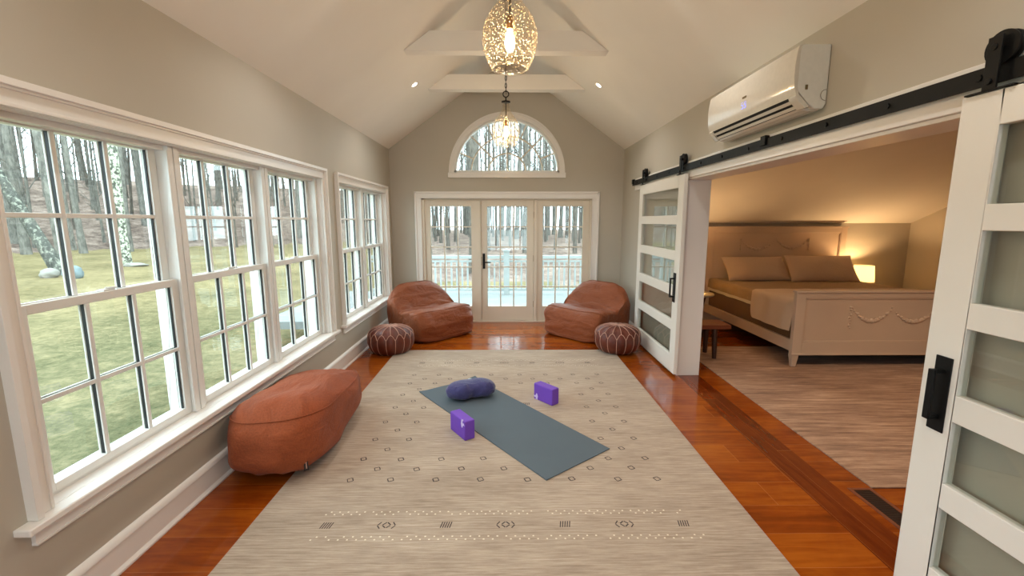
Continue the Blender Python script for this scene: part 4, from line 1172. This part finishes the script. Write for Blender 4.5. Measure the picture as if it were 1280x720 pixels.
p = px_ground(76, 300); near_tree('mossy_tree', p.x, p.y, 20, .25, 14, MT['lichen2'], 'lichen-spotted trunk standing behind the two boulders at the wood edge', (.02, 0), .45)
p = px_ground(18, 303); near_tree('thick_tree', p.x, p.y, 20, .26, 15, MT['bark'], 'thick grey trunk at the wood edge left of the leaning tree', (.05, 0), .45)
tb = near_tree('backyard_tree', -1.35, 17.5, 19, .20, 16, MT['bark2'], 'dark thick trunk behind the railing seen in the left french door', (0, 0), .35, 22)
# boulders
def boulder(name, u, v, r, mat, label, sq):
    p = px_ground(u, v); g = G()
    def fn(a, b):
        th, ph = PI * a, 2 * PI * b; d = Vector((math.sin(th) * math.cos(ph), math.sin(th) * math.sin(ph), math.cos(th)))
        k = 1 + .22 * noise.noise(d * 1.4 + Vector((u, 0, 0))) + .08 * noise.noise(d * 4)
        return (d.x * r * sq[0] * k, d.y * r * sq[1] * k, d.z * r * sq[2] * k + r * sq[2] * .7)
    g.grid(fn, 18, 28, True); o = g.build(name, mat, smooth=True, angle=70); o.location = (p.x, p.y, gr(p.x, p.y) - .03); tag(o, label, 'boulder')
boulder('garden_boulder', 62, 347, .25, MT['rock1'], 'pale boulder at the foot of the leaning tree', (1.05, 1, .8))
boulder('garden_boulder', 92, 348, .27, MT['rock2'], 'blue-grey boulder right of the leaning tree', (1, 1, .95))
boulder('garden_boulder', 170, 333, .30, MT['rock1'], 'flat grey stone at the foot of the lichen-covered tree', (1.5, 1, .35))
# the wood
vars_ = [tree_mesh(R_[0], R_[1], 30 + i, MT['bark'] if i % 3 else MT['bark2'], R_[2], low=R_[3]) for i, R_ in enumerate(((17, .11, 24, .15), (20, .15, 24, .25), (15, .08, 22, .12), (18, .10, 26, .18), (22, .19, 22, .3), (13, .06, 20, .1)))]
LAB = 'bare grey tree among many on the leaf-covered slope outside'
rt = random.Random(21); placed = []; used = set()
def plant(x, y, k):
    base = vars_[k]
    if k not in used: o = base; used.add(k)
    else: o = base.copy(); COL.objects.link(o)
    o.location = (x, y, gr(x, y) - .05); o.rotation_euler = (rt.uniform(-.04, .04), rt.uniform(-.04, .04), rt.uniform(0, 6.28)); s = rt.uniform(.8, 1.2); o.scale = (s, s, s)
    tag(o, LAB, 'tree', 'bare trees on the wooded slope'); placed.append((x, y))
tries = 0
while len(placed) < 288 and tries < 9000:
    tries += 1
    dist = 28 + 32 * rt.random() ** 1.25
    if rt.random() < .62:
        a = rt.uniform(.20, 1.22)      # tan of bearing to the left
        y = dist / math.hypot(1, a); x = -a * y
        r = max(-x - 2.0, (y - 9.0) * 1.05)
    else:
        a = rt.uniform(-.27, .24); y = 25 + (dist - 28) * 1.25; x = a * y
        r = max(-x - 2.0, (y - 9.0) * 1.05)
    if y > 80 or (a > .2 and rad(x, y) < 28): continue
    if any((x - q[0]) ** 2 + (y - q[1]) ** 2 < 2.3 for q in placed): continue
    plant(x, y, rt.choice((0, 1, 2, 3, 3, 5, 2, 4) if a > .28 or dist > 40 else (2, 3, 5, 5, 0)))

# ================================================================== LIGHT
w = bpy.data.worlds.new('overcast'); S.world = w; w.use_nodes = True
nt = w.node_tree; bg = nt.nodes['Background']
bg.inputs['Color'].default_value = (.76, .93, 1.0, 1); bg.inputs['Strength'].default_value = 6.3
def portal(loc, rot, sx, sy):
    L = bpy.data.lights.new('portal', 'AREA'); L.shape = 'RECTANGLE'; L.size = sx; L.size_y = sy; L.cycles.is_portal = True
    o = bpy.data.objects.new('portal', L); COL.objects.link(o); o.location = loc; o.rotation_euler = rot
portal((XL - WT - .06, (W1[0] + W1[1]) / 2, 1.28), (0, -PI / 2, 0), 1.6, W1[1] - W1[0])
portal((XL - WT - .06, (W0[0] + W0[1]) / 2, 1.28), (0, -PI / 2, 0), 1.6, W0[1] - W0[0])
portal((XL - WT - .06, (W2[0] + W2[1]) / 2, 1.28), (0, -PI / 2, 0), 1.6, W2[1] - W2[0])
portal((0, YB - .25, 1.35), (PI / 2, 0, 0), 2.9, 1.8)  # daylight through the added back window
portal((0, YF + WT + .04, 1.07), (-PI / 2, 0, 0), 2.7, 1.9)
portal((ACX, YF + WT + .04, 2.82), (-PI / 2, 0, 0), 1.7, .9)
def spot(loc, power, col=(1, .96, .91), ang=130, blend=.8, size=.05):
    L = bpy.data.lights.new('downlight_and_fill', 'SPOT'); L.energy = power; L.color = col; L.spot_size = math.radians(ang); L.spot_blend = blend; L.shadow_soft_size = size
    o = bpy.data.objects.new('downlight_and_fill', L); COL.objects.link(o); o.location = loc; return o
for x in (-1.12, 1.10):
    for y in (5.63, 3.4, 1.2, -1.2): spot((x, y, ceil_z(x) - .03), 42)  # far pair sits in the fittings; nearer spots are added fill
for x, y in ((.012, 2.66), (-.022, 5.20), (0, .12)):  # the last one is the added unseen pendant
    L = bpy.data.lights.new('pendant glow', 'POINT'); L.energy = 13; L.color = (1, .86, .68); L.shadow_soft_size = .03
    o = bpy.data.objects.new('pendant_glow', L); COL.objects.link(o); o.location = (x, y, 2.55)

# ================================================================== CAMERA
cam = bpy.data.cameras.new('camera'); co = bpy.data.objects.new('camera', cam); COL.objects.link(co); S.camera = co
cam.sensor_fit = 'HORIZONTAL'; cam.sensor_width = 36; cam.lens = FPX / 1280 * 36; cam.clip_start = .02; cam.clip_end = 400
M = Matrix((CR, CU, -CF)).transposed().to_4x4(); M.translation = (0, 0, CAMH); co.matrix_world = M
vs = S.view_settings; vs.view_transform = 'Standard'; vs.look = 'None'; vs.gamma = 1; vs.exposure = 0; vs.use_curve_mapping = False
cy = S.cycles; cy.max_bounces = 10; cy.diffuse_bounces = 5; cy.glossy_bounces = 4; cy.transparent_max_bounces = 24; cy.transmission_bounces = 6
cy.sample_clamp_indirect = 6; cy.use_denoising = True; cy.denoising_prefilter = 'ACCURATE'; cy.denoising_input_passes = 'RGB_ALBEDO_NORMAL'; cy.caustics_reflective = False; cy.caustics_refractive = False
